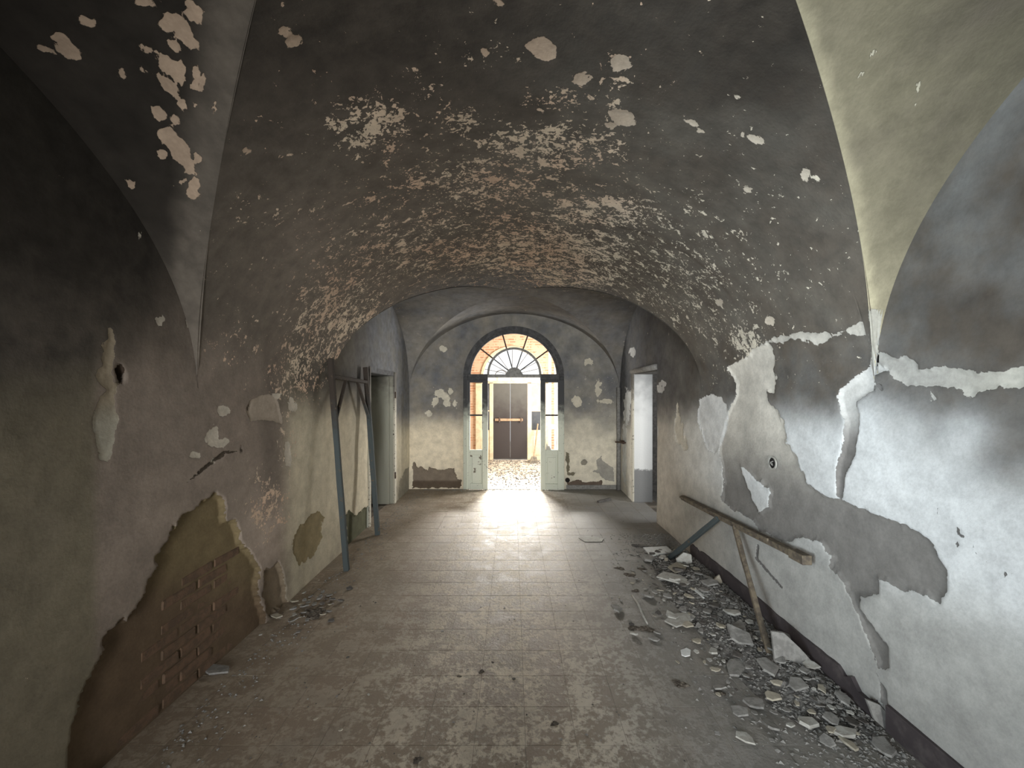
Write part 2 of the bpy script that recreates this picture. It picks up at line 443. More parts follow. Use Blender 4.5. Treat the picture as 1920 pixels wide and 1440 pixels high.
def fbm(P, scale, octaves=4, seed=0):
    """value noise in space, about -0.5..0.5"""
    out = np.zeros(len(P)); amp, tot = 1.0, 0.0
    for o in range(octaves):
        q = P * scale * (2.03 ** o) + seed * 17.3 + o * 5.1
        i = np.floor(q).astype(np.int64); f = q - i
        f = f * f * (3 - 2 * f)
        v = np.zeros(len(P))
        for dx in (0, 1):
            for dy in (0, 1):
                for dz in (0, 1):
                    h = (i[:, 0] + dx) * 73856093 ^ (i[:, 1] + dy) * 19349663 ^ (i[:, 2] + dz) * 83492791
                    h = ((h ^ (h >> 13)) * 1274126177) & 0x7fffffff
                    h = (h ^ (h >> 15)) & 0xffff
                    w = (f[:, 0] if dx else 1 - f[:, 0]) * (f[:, 1] if dy else 1 - f[:, 1]) * (f[:, 2] if dz else 1 - f[:, 2])
                    v += w * (h / 65535.0)
        out += amp * (v - 0.5); tot += amp; amp *= 0.6
    return out / tot * 1.6


def gauss(px, py, cx, cy, rx, ry):
    return np.exp(-(((px - cx) / rx) ** 2 + ((py - cy) / ry) ** 2))


def ell(px, py, cx, cy, rx, ry, deg=0):
    """about the distance in pixels to an ellipse, positive inside"""
    a = math.radians(deg)
    dx, dy = px - cx, py - cy
    u, v = dx * math.cos(a) + dy * math.sin(a), -dx * math.sin(a) + dy * math.cos(a)
    return (1 - np.hypot(u / rx, v / ry)) * min(rx, ry)


def lerp(a, b, t):
    return np.asarray(a)[None, :] * (1 - t[:, None]) + np.asarray(b)[None, :] * t[:, None]


def sm(x, a, b):
    t = np.clip((x - a) / (b - a), 0, 1)
    return t * t * (3 - 2 * t)


def surface_marks(P, where):
    """attributes of a plaster surface: finish colour, exposed colour, lost plaster, soot, flaking, and the depth of the loss"""
    n = len(P)
    px, py = to_px(P)
    X, Y, Zh = P[:, 0], P[:, 1], P[:, 2]
    ok = Y > 0.6
    px = np.where(ok, px, -9999); py = np.where(ok, py, -9999)
    mpp = np.maximum(Y, 0.6) / F
    bare = np.full(n, -0.2); depth = np.zeros(n); flk = np.zeros(n)
    fin = np.tile(np.array([0.46, 0.42, 0.35]), (n, 1)); exp = np.tile(np.array([0.20, 0.19, 0.18]), (n, 1))
    soot = np.full(n, 0.9); sdk = np.ones(n)

    rag = fbm(P, 13.0, 5, 3) * 0.055 + fbm(P, 60.0, 2, 5) * 0.012

    def lose(sd, col, dep, soft=1.0, ragged=1.0):
        nonlocal bare, depth, exp
        d = np.where(sd > -60, sd * mpp * soft + rag * ragged, -0.2)
        new = d > bare
        exp[new] = np.asarray(col)[new] if np.ndim(col) == 2 else col
        bare = np.maximum(bare, d)
        depth = np.maximum(depth, dep * sm(d, 0.0, 0.012))

    def tone(where):
        fin = np.tile(np.array([0.46, 0.42, 0.35]), (n, 1)); soot = np.full(n, 0.9); sdk = np.ones(n)
        if where == 'right':
            # cool limewash near, cream further in
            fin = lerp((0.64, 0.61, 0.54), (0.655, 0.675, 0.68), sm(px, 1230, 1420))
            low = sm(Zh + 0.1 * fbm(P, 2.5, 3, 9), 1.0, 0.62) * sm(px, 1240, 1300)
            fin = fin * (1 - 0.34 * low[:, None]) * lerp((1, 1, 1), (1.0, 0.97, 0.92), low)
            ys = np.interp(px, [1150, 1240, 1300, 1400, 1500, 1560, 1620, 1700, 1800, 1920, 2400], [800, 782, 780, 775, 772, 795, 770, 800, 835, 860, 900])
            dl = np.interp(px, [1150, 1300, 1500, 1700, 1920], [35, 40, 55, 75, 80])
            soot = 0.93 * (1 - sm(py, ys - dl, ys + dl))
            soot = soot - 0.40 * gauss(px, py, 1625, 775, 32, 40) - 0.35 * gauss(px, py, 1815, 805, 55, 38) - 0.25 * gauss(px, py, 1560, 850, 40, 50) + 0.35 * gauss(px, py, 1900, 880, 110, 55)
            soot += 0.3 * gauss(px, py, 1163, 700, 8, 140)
            soot = np.where(ok, soot, 0.25)
            sdk = 1.0 - 0.25 * (1 - sm(py, 560, 760)) * sm(px, 1640, 1700)
        elif where == 'left':
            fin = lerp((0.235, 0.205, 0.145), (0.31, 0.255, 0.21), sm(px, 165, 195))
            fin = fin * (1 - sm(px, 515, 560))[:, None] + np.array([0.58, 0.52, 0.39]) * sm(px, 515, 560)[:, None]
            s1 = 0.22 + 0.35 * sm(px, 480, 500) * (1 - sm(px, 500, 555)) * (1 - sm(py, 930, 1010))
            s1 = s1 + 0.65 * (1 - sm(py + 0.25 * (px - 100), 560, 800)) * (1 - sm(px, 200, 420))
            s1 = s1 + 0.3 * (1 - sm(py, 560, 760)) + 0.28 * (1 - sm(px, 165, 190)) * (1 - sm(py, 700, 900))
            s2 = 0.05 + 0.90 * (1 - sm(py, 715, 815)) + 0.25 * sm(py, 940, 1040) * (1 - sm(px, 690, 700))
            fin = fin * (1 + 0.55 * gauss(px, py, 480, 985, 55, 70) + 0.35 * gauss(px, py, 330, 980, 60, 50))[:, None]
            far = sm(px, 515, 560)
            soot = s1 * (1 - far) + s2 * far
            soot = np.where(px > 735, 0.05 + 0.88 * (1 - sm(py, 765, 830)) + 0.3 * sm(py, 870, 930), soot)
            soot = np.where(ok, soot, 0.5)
            sdk = np.where(px < 420, 0.45 + 0.55 * sm(py, 420, 700), 1.0)  # colour darkened towards the top of the near left wall
        elif where == 'end':
            fin = lerp((0.78, 0.69, 0.53), (0.78, 0.73, 0.60), sm(px, 880, 1050))
            e = np.where(px < 960, 0.86 * (1 - sm(py, 765, 815)), 0.84 * (1 - sm(py, 745, 845)))
            soot = e + 0.10 * sm(py, 860, 915)
        elif where == 'vault':
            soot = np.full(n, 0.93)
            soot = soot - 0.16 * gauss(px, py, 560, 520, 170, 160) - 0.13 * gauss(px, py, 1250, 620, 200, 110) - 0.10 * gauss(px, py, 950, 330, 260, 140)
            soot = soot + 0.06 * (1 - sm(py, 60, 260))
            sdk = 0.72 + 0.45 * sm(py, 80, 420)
            sdk = sdk * (1 - 0.35 * gauss(px, py, 1450, 150, 150, 300)) + 0.6 * gauss(px, py, 600, 490, 200, 180)  # colour darker at the upper right, paler on the left flank
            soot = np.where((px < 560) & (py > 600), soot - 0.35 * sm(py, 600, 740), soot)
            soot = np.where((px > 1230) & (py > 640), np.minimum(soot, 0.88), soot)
            fin = lerp((0.36, 0.30, 0.245), (0.46, 0.43, 0.37), sm(px, 700, 1200))
            # old cracks that run across the vault
            for yy, w in ((3.32, 0.018), (4.30, 0.022)):
                soot = soot + 0.12 * np.exp(-((Y - yy - 0.10 * np.sin(X * 3.1)) / w) ** 2) * sm(X, 0.1, 0.5) * (1 - sm(X, 1.55, 1.8))
        elif where == 'lun_right':
            fin = np.tile(np.array([0.25, 0.228, 0.158]), (n, 1))
            fin = fin * (1 - 0.0 * X)[:, None]
            soot = 0.22 + 0.36 * sm(px, 1600, 1880) * (1 - sm(py, 250, 480)) - 0.14 * sm(py, 380, 620)
            c_, s_ = NEAR[1]
            gd = (np.abs(X - XC) / A - np.abs(Y - c_) / s_) * 1.4
            worn = 1 - sm(gd + 0.04 * fbm(P, 14, 3, 4), 0.0, 0.06)       # arris rubbed pale
            fin = fin * (1 + 0.55 * worn + 0.5 * sm(py, 420, 640))[:, None]
            soot = soot - 0.15 * worn
        elif where == 'lun_left':
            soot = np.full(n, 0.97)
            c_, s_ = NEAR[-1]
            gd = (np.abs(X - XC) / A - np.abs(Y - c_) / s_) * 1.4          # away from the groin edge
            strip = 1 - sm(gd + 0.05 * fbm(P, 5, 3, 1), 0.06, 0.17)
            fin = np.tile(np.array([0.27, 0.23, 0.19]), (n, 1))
            sdk = np.minimum(0.32 + 1.0 * strip + 0.7 * sm(py, 380, 620), 1.35)  # colour darkened towards the top and away from the groin edge
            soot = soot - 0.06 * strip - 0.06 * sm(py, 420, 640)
        elif where == 'far':
            soot = np.full(n, 0.88)
            soot = soot - 0.22 * gauss(px, py, 790, 640, 60, 80) - 0.15 * gauss(px, py, 1140, 640, 50, 60)
        return fin, soot, sdk

    fin, soot, sdk = tone(where)
    if where == 'vault':      # the foot of the vault carries the same finish as the wall under it
        for side, w in ((-1, 'left'), (1, 'right')):
            f2, s2, k2 = tone(w)
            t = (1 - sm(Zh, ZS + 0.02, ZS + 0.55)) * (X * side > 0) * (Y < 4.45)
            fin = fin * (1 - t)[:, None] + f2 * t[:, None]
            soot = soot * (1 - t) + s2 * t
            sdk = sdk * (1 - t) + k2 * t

    # lost plaster, with one strip of light painted in among the pale patches
    if where in ('right', 'vault', 'lun_right'):
        tone = sm(py - 0.25 * (px - 1420), 770, 930)
        mcol = lerp((0.70, 0.67, 0.60), (0.215, 0.207, 0.195), tone)
        mcol = mcol * (1 - 0.22 * gauss(px, py, 1400, 790, 18, 120))[:, None]
        d = poly_sdf(px, py, R_MAIN)
        d = np.minimum(d, -poly_sdf(px, py, R_ISLE))
        lose(d, mcol, 0.014, 1.0, 0.8)
        lose(poly_sdf(px, py, R_WHITE), (0.70, 0.705, 0.69), 0.006)
        lose(poly_sdf(px, py, R_TEAR), (0.62, 0.58, 0.49), 0.006)
        ctone = lerp((0.62, 0.62, 0.60), (0.21, 0.20, 0.19), sm(py, 745, 840))
        lose(poly_sdf(px, py, R_CHASE), ctone, 0.018, 1.0, 0.35)
        lose(poly_sdf(px, py, R_BAND), lerp((0.40, 0.395, 0.37), (0.47, 0.46, 0.41), sm(px, 1700, 1900)), 0.012)
        lose(poly_sdf(px, py, R_LIP), (0.52, 0.50, 0.45), 0.008)
        lose(poly_sdf(px, py, R_SPRING), (0.42, 0.41, 0.36), 0.0, 1.0, 0.3)
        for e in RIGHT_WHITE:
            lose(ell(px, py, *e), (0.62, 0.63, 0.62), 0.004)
        for e in [(1432, 772, 4, 7), (1461, 909, 3, 4), (1495, 917, 3, 3)]:
            lose(ell(px, py, *e), (0.6, 0.6, 0.58), 0.003)
        for q in [[(1790, 983), (1797, 1000), (1806, 1008), (1802, 1010), (1792, 1000)], [(1820, 1020), (1826, 1036), (1840, 1046), (1826, 1042)], [(1880, 1070), (1900, 1078), (1882, 1074), (1881, 1086)],
                  [(1420, 1020), (1424, 1022), (1421, 1047), (1470, 1104), (1465, 1102), (1416, 1048)], [(1640, 718), (1652, 722), (1655, 735), (1645, 728)], [(1786, 1016), (1796, 1014), (1794, 1028)], [(1752, 950), (1757, 952), (1755, 968)]]:
            lose(poly_sdf(px, py, q), (0.16, 0.155, 0.15), 0.012, 1.0, 0.15)
    if where in ('left',):
        holecol = lerp((0.20, 0.155, 0.085), (0.135, 0.095, 0.06), sm(py, 1030, 1150))
        lose(poly_sdf(px, py, L_MAIN), holecol, 0.036)
        lose(poly_sdf(px, py, [(462, 772), (470, 752), (488, 742), (505, 738), (520, 748), (528, 780), (529, 795), (512, 790), (490, 788), (470, 790)]), (0.36, 0.305, 0.245), 0.006, 1.0, 0.3)
        lose(poly_sdf(px, py, L_TOE), (0.21, 0.165, 0.115), 0.03)
        lose(poly_sdf(px, py, L_OLIVE), (0.255, 0.205, 0.115), 0.006)
        lose(poly_sdf(px, py, L_STRIP), lerp((0.30, 0.25, 0.18), (0.36, 0.335, 0.27), sm(py, 740, 800)), 0.004)
        lose(ell(px, py, 228, 700, 9, 17, -10), (0.05, 0.035, 0.025), 0.05, 1.0, 0.3)
        for e in L_FLAKES:
            lose(ell(px, py, *e), (0.52, 0.47, 0.39), 0.003, 1.0, 1.0)
        for q in [[(352, 905), (385, 872), (420, 845), (450, 846), (451, 828), (455, 848), (425, 850), (390, 877)], [(462, 765), (470, 752), (500, 740), (474, 754), (466, 785)], [(515, 752), (524, 785), (530, 795), (518, 780)]]:
            lose(poly_sdf(px, py, q), (0.07, 0.055, 0.04), 0.012, 1.0, 0.15)
        lose(poly_sdf(px, py, [(648, 972), (655, 955), (668, 965), (690, 948), (700, 975), (690, 1000), (655, 1030)]), (0.10, 0.10, 0.06), 0.02)
        lose(poly_sdf(px, py, [(745, 945), (748, 905), (760, 880), (770, 875), (778, 915)]), (0.27, 0.245, 0.19), 0.004)
    if where == 'end':
        lose(poly_sdf(px, py, E_BASE), lerp((0.215, 0.175, 0.135), (0.115, 0.085, 0.06), sm(py, 899, 904)), 0.012)
        lose(poly_sdf(px, py, E_RIGHT), (0.20, 0.18, 0.13), 0.006)
        lose(poly_sdf(px, py, E_RIGHT2), (0.15, 0.115, 0.09), 0.010)
        lose(poly_sdf(px, py, E_STAIN), (0.38, 0.365, 0.325), 0.003)
        lose(ell(px, py, 1095, 867, 5, 5), (0.30, 0.28, 0.23), 0.003)
        for e in E_FLAKES:
            lose(ell(px, py, *e) + 1.0, (0.60, 0.56, 0.46), 0.003, 1.0, 1.5)
    for e in SINGLE:
        if where in ('lun_left', 'vault', 'left'):
            lose(ell(px, py, *e), lerp((0.46, 0.35, 0.26), (0.58, 0.52, 0.43), sm(px, 900, 1400)), 0.002, 1.0, 0.75)
    if where == 'lun_right':
        for e in [(1748, 318, 6, 9), (1635, 92, 4, 3), (1722, 173, 2, 9, 15), (1600, 150, 14, 4, -30)]:
            lose(ell(px, py, *e), (0.50, 0.47, 0.37), 0.003)
    for cx, cy, rx, ry, dn in FLAKY:
        flk = np.maximum(flk, dn * gauss(px, py, cx, cy, rx * 1.15, ry * 1.15) ** 0.7)
    if where in ('right',): flk = flk * 0.55
    if where == 'left': flk = flk * (1 - sm(px, 590, 630))
    flk = np.minimum(flk, 0.50)
    if where == 'lun_right': flk = flk * 0
    if where in ('vault',): flk = np.maximum(flk, 0.14 + 0.24 * gauss(px, py, 900, 420, 420, 190) + 0.16 * gauss(px, py, 1300, 560, 240, 160))
    if where == 'far': flk = np.maximum(flk * 0.8, 0.12)
    return dict(fin=fin, exp=exp, bare=bare, sdk=sdk, soot=np.clip(soot, 0, 1), flk=flk), depth


def wavy(P):
    x, y, z = P[:, 0], P[:, 1], P[:, 2]
    return 0.0035 * (np.sin(2.1 * x + 3.3 * y + 1.0) + np.sin(4.7 * y - 2.9 * z) + 0.6 * np.sin(7.3 * z + 5.1 * y + 2.2 * x))


def grid_mesh(name, P, nrm, rows, cols, where, keep=None, parent=None):
    """a plastered surface: a dense grid pushed back where the plaster is lost; nrm points into the room"""
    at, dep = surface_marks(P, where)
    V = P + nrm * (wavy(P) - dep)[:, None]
    i = np.arange((rows - 1) * (cols - 1))
    r, c = i // (cols - 1), i % (cols - 1)
    a = r * cols + c
    q = np.stack([a, a + 1, a + cols + 1, a + cols], 1)
    if keep is not None: q = q[keep(P[q].mean(1))]
    used = np.unique(q)
    remap = np.full(len(P), -1); remap[used] = np.arange(len(used))
    q = remap[q]; V = V[used]; nn = nrm[used]
    e1, e2 = V[q[:, 1]] - V[q[:, 0]], V[q[:, 3]] - V[q[:, 0]]
    if np.sum(np.cross(e1, e2) * nn[q[:, 0]]) < 0: q = q[:, ::-1]
    me = bpy.data.meshes.new(name)
    me.vertices.add(len(V)); me.vertices.foreach_set('co', V.astype(np.float32).ravel())
    me.loops.add(q.size); me.loops.foreach_set('vertex_index', q.astype(np.int32).ravel())
    me.polygons.add(len(q)); me.polygons.foreach_set('loop_start', np.arange(0, q.size, 4, dtype=np.int32))
    me.polygons.foreach_set('loop_total', np.full(len(q), 4, dtype=np.int32))
    me.polygons.foreach_set('use_smooth', np.ones(len(q), bool))
    me.update(calc_edges=True); me.validate()
    for k, v in at.items():
        v = v[used]
        if v.ndim == 2:
            t = me.attributes.new(k, 'FLOAT_COLOR', 'POINT')
            t.data.foreach_set('color', np.concatenate([v, np.ones((len(v), 1))], 1).astype(np.float32).ravel())
        else:
            t = me.attributes.new(k, 'FLOAT', 'POINT')
            t.data.foreach_set('value', v.astype(np.float32))
    o = link(name, me, M['plaster'], parent)
    if parent is None: o['kind'] = 'structure'
    return o


# ------------------------------------------------------------------ solid shape helpers
def mesh_of(name, verts, faces):
    me = bpy.data.meshes.new(name)
    me.from_pydata([tuple(v) for v in verts], [], faces)
    me.update()
    return me


def bm_mesh(name, bm):
    me = bpy.data.meshes.new(name)
    bmesh.ops.recalc_face_normals(bm, faces=bm.faces)
    bm.to_mesh(me); bm.free()
    return me


def box(name, lo, hi, mat, parent=None, bevel=0.0, seg=1, kind=None):
    bm = bmesh.new()
    bmesh.ops.create_cube(bm, size=1)
    for v in bm.verts:
        v.co = Vector([(lo[i] + hi[i]) / 2 + v.co[i] * (hi[i] - lo[i]) for i in range(3)])
    if bevel: bmesh.ops.bevel(bm, geom=bm.edges[:], offset=bevel, segments=seg, affect='EDGES')
    o = link(name, bm_mesh(name, bm), M[mat], parent)
    if kind: o['kind'] = kind
    return o


def beam(name, a, b, w, h, mat, parent=None, bevel=0.004, up=(0, 0, 1), rough=0.0):
    """a squared bar from a to b, slightly uneven along its length"""
    a, b = Vector(a), Vector(b)
    d = (b - a).normalized()
    u = Vector(up)
    if abs(u.dot(d)) > 0.95: u = Vector((0, 1, 0))
    s = d.cross(u).normalized(); t = s.cross(d).normalized()
    bm = bmesh.new()
    k = 8 if rough else 2
    rings = []
    for i in range(k):
        c = a.lerp(b, i / (k - 1))
        j = lambda: rnd.uniform(-rough, rough)
        rings.append([bm.verts.new(c + s * (x * w / 2 + j()) + t * (y * h / 2 + j())) for x, y in ((-1, -1), (1, -1), (1, 1), (-1, 1))])
    for r0, r1 in zip(rings, rings[1:]):
        for q in range(4): bm.faces.new((r0[q], r0[(q + 1) % 4], r1[(q + 1) % 4], r1[q]))
    bm.faces.new(rings[0][::-1]); bm.faces.new(rings[-1])
    bmesh.ops.recalc_face_normals(bm, faces=bm.faces)
    if bevel: bmesh.ops.bevel(bm, geom=bm.edges[:], offset=bevel, segments=1, affect='EDGES')
    return link(name, bm_mesh(name, bm), M[mat], parent)


def tube(name, pts, rads, mat, parent=None, seg=10):
    pts = [Vector(p) for p in pts]
    if not isinstance(rads, (list, tuple)): rads = [rads] * len(pts)
    verts, faces = [], []
    for i, p in enumerate(pts):
        d = (pts[min(i + 1, len(pts) - 1)] - pts[max(i - 1, 0)]).normalized()
        u = Vector((0, 0, 1)) if abs(d.z) < 0.9 else Vector((1, 0, 0))
        s = d.cross(u).normalized(); t = s.cross(d)
        for k in range(seg):
            g = 2 * PI * k / seg
            verts.append(p + (s * math.cos(g) + t * math.sin(g)) * rads[i])
    for i in range(len(pts) - 1):
        for k in range(seg):
            faces.append((i * seg + k, i * seg + (k + 1) % seg, (i + 1) * seg + (k + 1) % seg, (i + 1) * seg + k))
    faces.append(tuple(range(seg))[::-1]); faces.append(tuple(range((len(pts) - 1) * seg, len(pts) * seg)))
    return link(name, mesh_of(name, verts, faces), M[mat], parent, smooth=True)


def arc_bar(name, cx, cz, r0, r1, y0, y1, a0, a1, mat, parent=None, seg=40):
    """a bent bar: ring sector in the XZ plane with depth y0..y1"""
    verts, faces = [], []
    for i in range(seg + 1):
        g = a0 + (a1 - a0) * i / seg
        for r in (r0, r1):
            for y in (y0, y1): verts.append((cx + r * math.cos(g), y, cz + r * math.sin(g)))
    for i in range(seg):
        b, c = i * 4, i * 4 + 4
        for p, q in ((0, 1), (1, 3), (3, 2), (2, 0)): faces.append((b + p, b + q, c + q, c + p))
    faces += [(0, 2, 3, 1), (seg * 4, seg * 4 + 1, seg * 4 + 3, seg * 4 + 2)]
    me = mesh_of(name, verts, faces)
    bm = bmesh.new(); bm.from_mesh(me); bmesh.ops.recalc_face_normals(bm, faces=bm.faces); bm.to_mesh(me); bm.free()
    return link(name, me, M[mat], parent)


def prism(name, pts, thick, mat, parent=None, nrm=None, bevel=0.0):
    """a flat piece: outline of 3-D points given depth along nrm"""
    pts = [Vector(p) for p in pts]
    if nrm is None:
        nrm = Vector((0, 0, 0))
        for i in range(len(pts)): nrm += (pts[i] - pts[0]).cross(pts[(i + 1) % len(pts)] - pts[0])
        nrm.normalize()
    bm = bmesh.new()
    lo = [bm.verts.new(p) for p in pts]; hi = [bm.verts.new(p + Vector(nrm) * thick) for p in pts]
    bm.faces.new(lo[::-1]); bm.faces.new(hi)
    for i in range(len(pts)): bm.faces.new((lo[i], lo[(i + 1) % len(pts)], hi[(i + 1) % len(pts)], hi[i]))
    bmesh.ops.recalc_face_normals(bm, faces=bm.faces)
    if bevel: bmesh.ops.bevel(bm, geom=bm.edges[:], offset=bevel, segments=1, affect='EDGES')
    return link(name, bm_mesh(name, bm), M[mat], parent)


# ------------------------------------------------------------------ vault
ROWS_Y = np.concatenate([np.linspace(YB, 0.9, 40, endpoint=False), np.linspace(0.9, YE + 0.02, 500)])
HALF = 170
u = np.linspace(-1, 1, 2 * HALF + 1)
Pv, Nv = [], []
for y in ROWS_Y:
    tl, tr = float(tfun(np.array(y), -1)), float(tfun(np.array(y), 1))
    al = np.where(u < 0, u * math.asin(tl), u * math.asin(tr)) * 1.0012
    b_ = float(rise(np.array(y)))
    x = XC + A * np.sin(al); z = ZS + b_ * np.cos(al)
    Pv.append(np.stack([x, np.full_like(x, y), z], 1))
    nn = np.stack([-np.sin(al) / A, np.zeros_like(al), -np.cos(al) / b_], 1)
    Nv.append(nn / np.linalg.norm(nn, axis=1)[:, None])
Pv, Nv = np.concatenate(Pv), np.concatenate(Nv)
nc = len(u)


def sub_rows(i0, i1):
    return slice(i0 * nc, i1 * nc)


isp = int(np.searchsorted(ROWS_Y, FAR[0]))
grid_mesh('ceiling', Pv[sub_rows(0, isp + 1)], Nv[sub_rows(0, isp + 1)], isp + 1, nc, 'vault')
grid_mesh('ceiling_far_web', Pv[sub_rows(isp, len(ROWS_Y))], Nv[sub_rows(isp, len(ROWS_Y))], len(ROWS_Y) - isp, nc, 'far')


def lunette(name, side, c, s, where, nx, nb):
    xs = np.linspace(0.004, 1.0, nx)
    P, Q = [], []
    bb = np.linspace(-1, 1, nb)
    for k in xs:
        be = np.clip(bb * math.asin(k) * 1.0012, -PI / 2, PI / 2)
        y = c + s * np.sin(be)
        b_ = rise(np.full_like(y, c + (0 if c < 3 else 0)))
        x = XC + side * A * k * (1.0 if k < 1 else 1.012)
        P.append(np.stack([np.full_like(y, x), y, ZS + b_ * np.cos(be)], 1))
        nn = np.stack([np.zeros_like(be), -np.sin(be) / s, -np.cos(be) / b_], 1)
        Q.append(nn / np.linalg.norm(nn, axis=1)[:, None])
    return grid_mesh(name, np.concatenate(P), np.concatenate(Q), nx, nb, where)


lunette('ceiling_lunette_right', 1, *NEAR[1], 'lun_right', 170, 260)
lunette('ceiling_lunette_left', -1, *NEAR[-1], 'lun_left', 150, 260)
lunette('ceiling_far_lunette_right', 1, *FAR, 'far', 110, 200)
lunette('ceiling_far_lunette_left', -1, *FAR, 'far', 110, 200)

# ------------------------------------------------------------------ side walls
DOOR_L = (5.50, 6.62, 2.03)     # y0, y1, height of the doorway in the left wall
DOOR_R = (5.66, 6.72, 2.06)     # doorway in the right wall
WIN_L = (-1.75, -0.25, 0.95, 2.35)


def side_wall(name, X, nx, side, where, holes):
    ys = np.unique(np.round(np.concatenate([np.linspace(YB, 0.9, 60), np.linspace(0.9, 4.7, 300), np.linspace(4.7, YE + 0.03, 170)] + [np.array(h[:2]) for h in holes]), 5))
    zs = np.unique(np.round(np.concatenate([np.linspace(-0.02, 3.3, 250)] + [np.array(h[2:]) for h in holes]), 5))
    Yg, Zg = np.meshgrid(ys, zs, indexing='ij')
    P = np.stack([np.full(Yg.size, X), Yg.ravel(), Zg.ravel()], 1)
    Q = np.tile(np.array([nx, 0, 0.0]), (len(P), 1))

    def keep(c):
        k = c[:, 2] < ZS + np.maximum(cross_height(c[:, 1], side) + 0.03, 0.01)
        for y0, y1, z0, z1 in holes:
            k &= ~((c[:, 1] > y0) & (c[:, 1] < y1) & (c[:, 2] > z0) & (c[:, 2] < z1))
        return k
    return grid_mesh(name, P, Q, len(ys), len(zs), where, keep)


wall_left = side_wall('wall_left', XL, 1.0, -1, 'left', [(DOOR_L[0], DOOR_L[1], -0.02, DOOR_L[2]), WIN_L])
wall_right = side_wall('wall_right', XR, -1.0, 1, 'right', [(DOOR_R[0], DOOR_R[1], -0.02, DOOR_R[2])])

# far wall with the arched doorway
DX, DZ, DR = 0.02, 2.05, 0.90
xs = np.linspace(XL - 0.02, XR + 0.02, 300); zs = np.linspace(-0.02, ZS + BF + 0.05, 250)
Xg, Zg = np.meshgrid(xs, zs, indexing='ij')
P = np.stack([Xg.ravel(), np.full(Xg.size, YE), Zg.ravel()], 1)


def keep_end(c):
    inside = (np.abs(c[:, 0] - DX) < DR) & ((c[:, 2] < DZ) | (np.hypot(c[:, 0] - DX, c[:, 2] - DZ) < DR))
    top = ZS + BF * np.sqrt(np.maximum(0, 1 - ((c[:, 0] - XC) / A) ** 2)) + 0.04
    return ~inside & (c[:, 2] < top)


DX, DZ, DR = 0.02, 2.05, 0.90
grid_mesh('wall_far', P, np.tile(np.array([0, -1.0, 0]), (len(P), 1)), len(xs), len(zs), 'end', keep_end)
wb = thing('wall_behind', (0, YB, 0), kind='structure')
for nm, lo, hi in (('wall_part', (XL - 0.3, YB - 0.3, -0.1), (-0.95, YB, 3.4)), ('wall_part', (0.95, YB - 0.3, -0.1), (XR + 0.3, YB, 3.4)), ('wall_part', (-0.95, YB - 0.3, 2.45), (0.95, YB, 3.4))):
    box(nm, lo, hi, 'frag_grey', wb)  # opening in the unseen wall is added to let the fill in
# thickness of the side walls behind the plaster
for nm, x0, x1, ds, top in (('wall_left_core', XL - 0.34, XL - 0.11, [WIN_L, (DOOR_L[0], DOOR_L[1], -0.1, DOOR_L[2] + 0.05)], 3.42), ('wall_right_core', XR + 0.06, XR + 0.295, [(DOOR_R[0], DOOR_R[1], -0.1, DOOR_R[2] + 0.05)], 3.42)):
    core = thing(nm, (x0, 0, 0), kind='structure')
    yy = YB - 0.3
    for y0, y1, z0, z1 in ds:
        box('wall_part', (x0, yy, -0.1), (x1, y0 - 0.05, top), 'frag_grey', core)
        box('wall_part', (x0, y0 - 0.05, z1 + 0.02), (x1, y1 + 0.05, top), 'frag_grey', core)
        if z0 > 0: box('wall_part', (x0, y0 - 0.05, -0.1), (x1, y1 + 0.05, z0 - 0.05), 'frag_grey', core)
        yy = y1 + 0.05
    box('wall_part', (x0, yy, -0.1), (x1, YE + 0.33, top), 'frag_grey', core)
ec = thing('wall_far_core', (0, YE, 0), kind='structure')
for lo, hi in (((XL - 0.34, YE + 0.03, -0.1), (DX - DR - 0.005, YE + 0.32, 3.42)), ((DX + DR + 0.005, YE + 0.03, -0.1), (XR + 0.295, YE + 0.32, 3.42)), ((DX - DR - 0.005, YE + 0.03, DZ + DR + 0.005), (DX + DR + 0.005, YE + 0.32, 3.42))):
    box('wall_part', lo, hi, 'frag_grey', ec)
box('ceiling_slab', (XL - 0.6, YB - 0.3, 3.42), (4.2, YE + 0.5, 3.55), 'frag_dark', kind='structure')

# ------------------------------------------------------------------ floor of cement tiles
floor = box('floor', (XL - 0.35, YB, -0.12), (XR + 0.35, 11.4, -0.0016), 'bed', kind='structure')
T = 0.256
tb = bmesh.new()
bmesh.ops.create_cube(tb, size=1)
for v in tb.verts: v.co = Vector((v.co.x * (T - 0.002), v.co.y * (T - 0.002), v.co.z * 0.02 - 0.01))
bmesh.ops.bevel(tb, geom=[e for e in tb.edges if all(v.co.z > -0.005 for v in e.verts)], offset=0.0008, segments=1, affect='EDGES')
tile_me = bm_mesh('tile', tb)
tile_me.materials.append(M['tile'])
X0 = (976 - CX) * 3.36 / F      # a joint line seen in the photograph
cells = []
for i in range(-9, 9):
    for j in range(-12, 46):
        cx, cy = X0 + (i + 0.5) * T, 3.36 + (j - 13 + 0.5) * T
        if cx + T / 2 < XL + 0.03 or cx - T / 2 > XR - 0.03 or cy > 11.1 or cy < YB: continue
        if cy > YE + 0.2 and abs(cx) > 1.75: continue
        x_px = CX + F * cx / max(cy, 0.1)
        vis = cy > 1.85 and -60 < x_px < 1980 and cy < 9
        cells.append((cy if vis else 99, cx, cy))
cells.sort()
rest = []
for k, (key, cx, cy) in enumerate(cells):
    dz = rnd.uniform(-0.0004, 0.0004)
    if k < 300 and key < 99:
        o = bpy.data.objects.new('tile', tile_me)
        C.objects.link(o)
        o.parent = floor
        o.location = (cx, cy, dz)
        o.rotation_euler = (rnd.uniform(-0.002, 0.002), rnd.uniform(-0.002, 0.002), rnd.uniform(-0.001, 0.001))
    else:
        rest.append((cx, cy, dz))
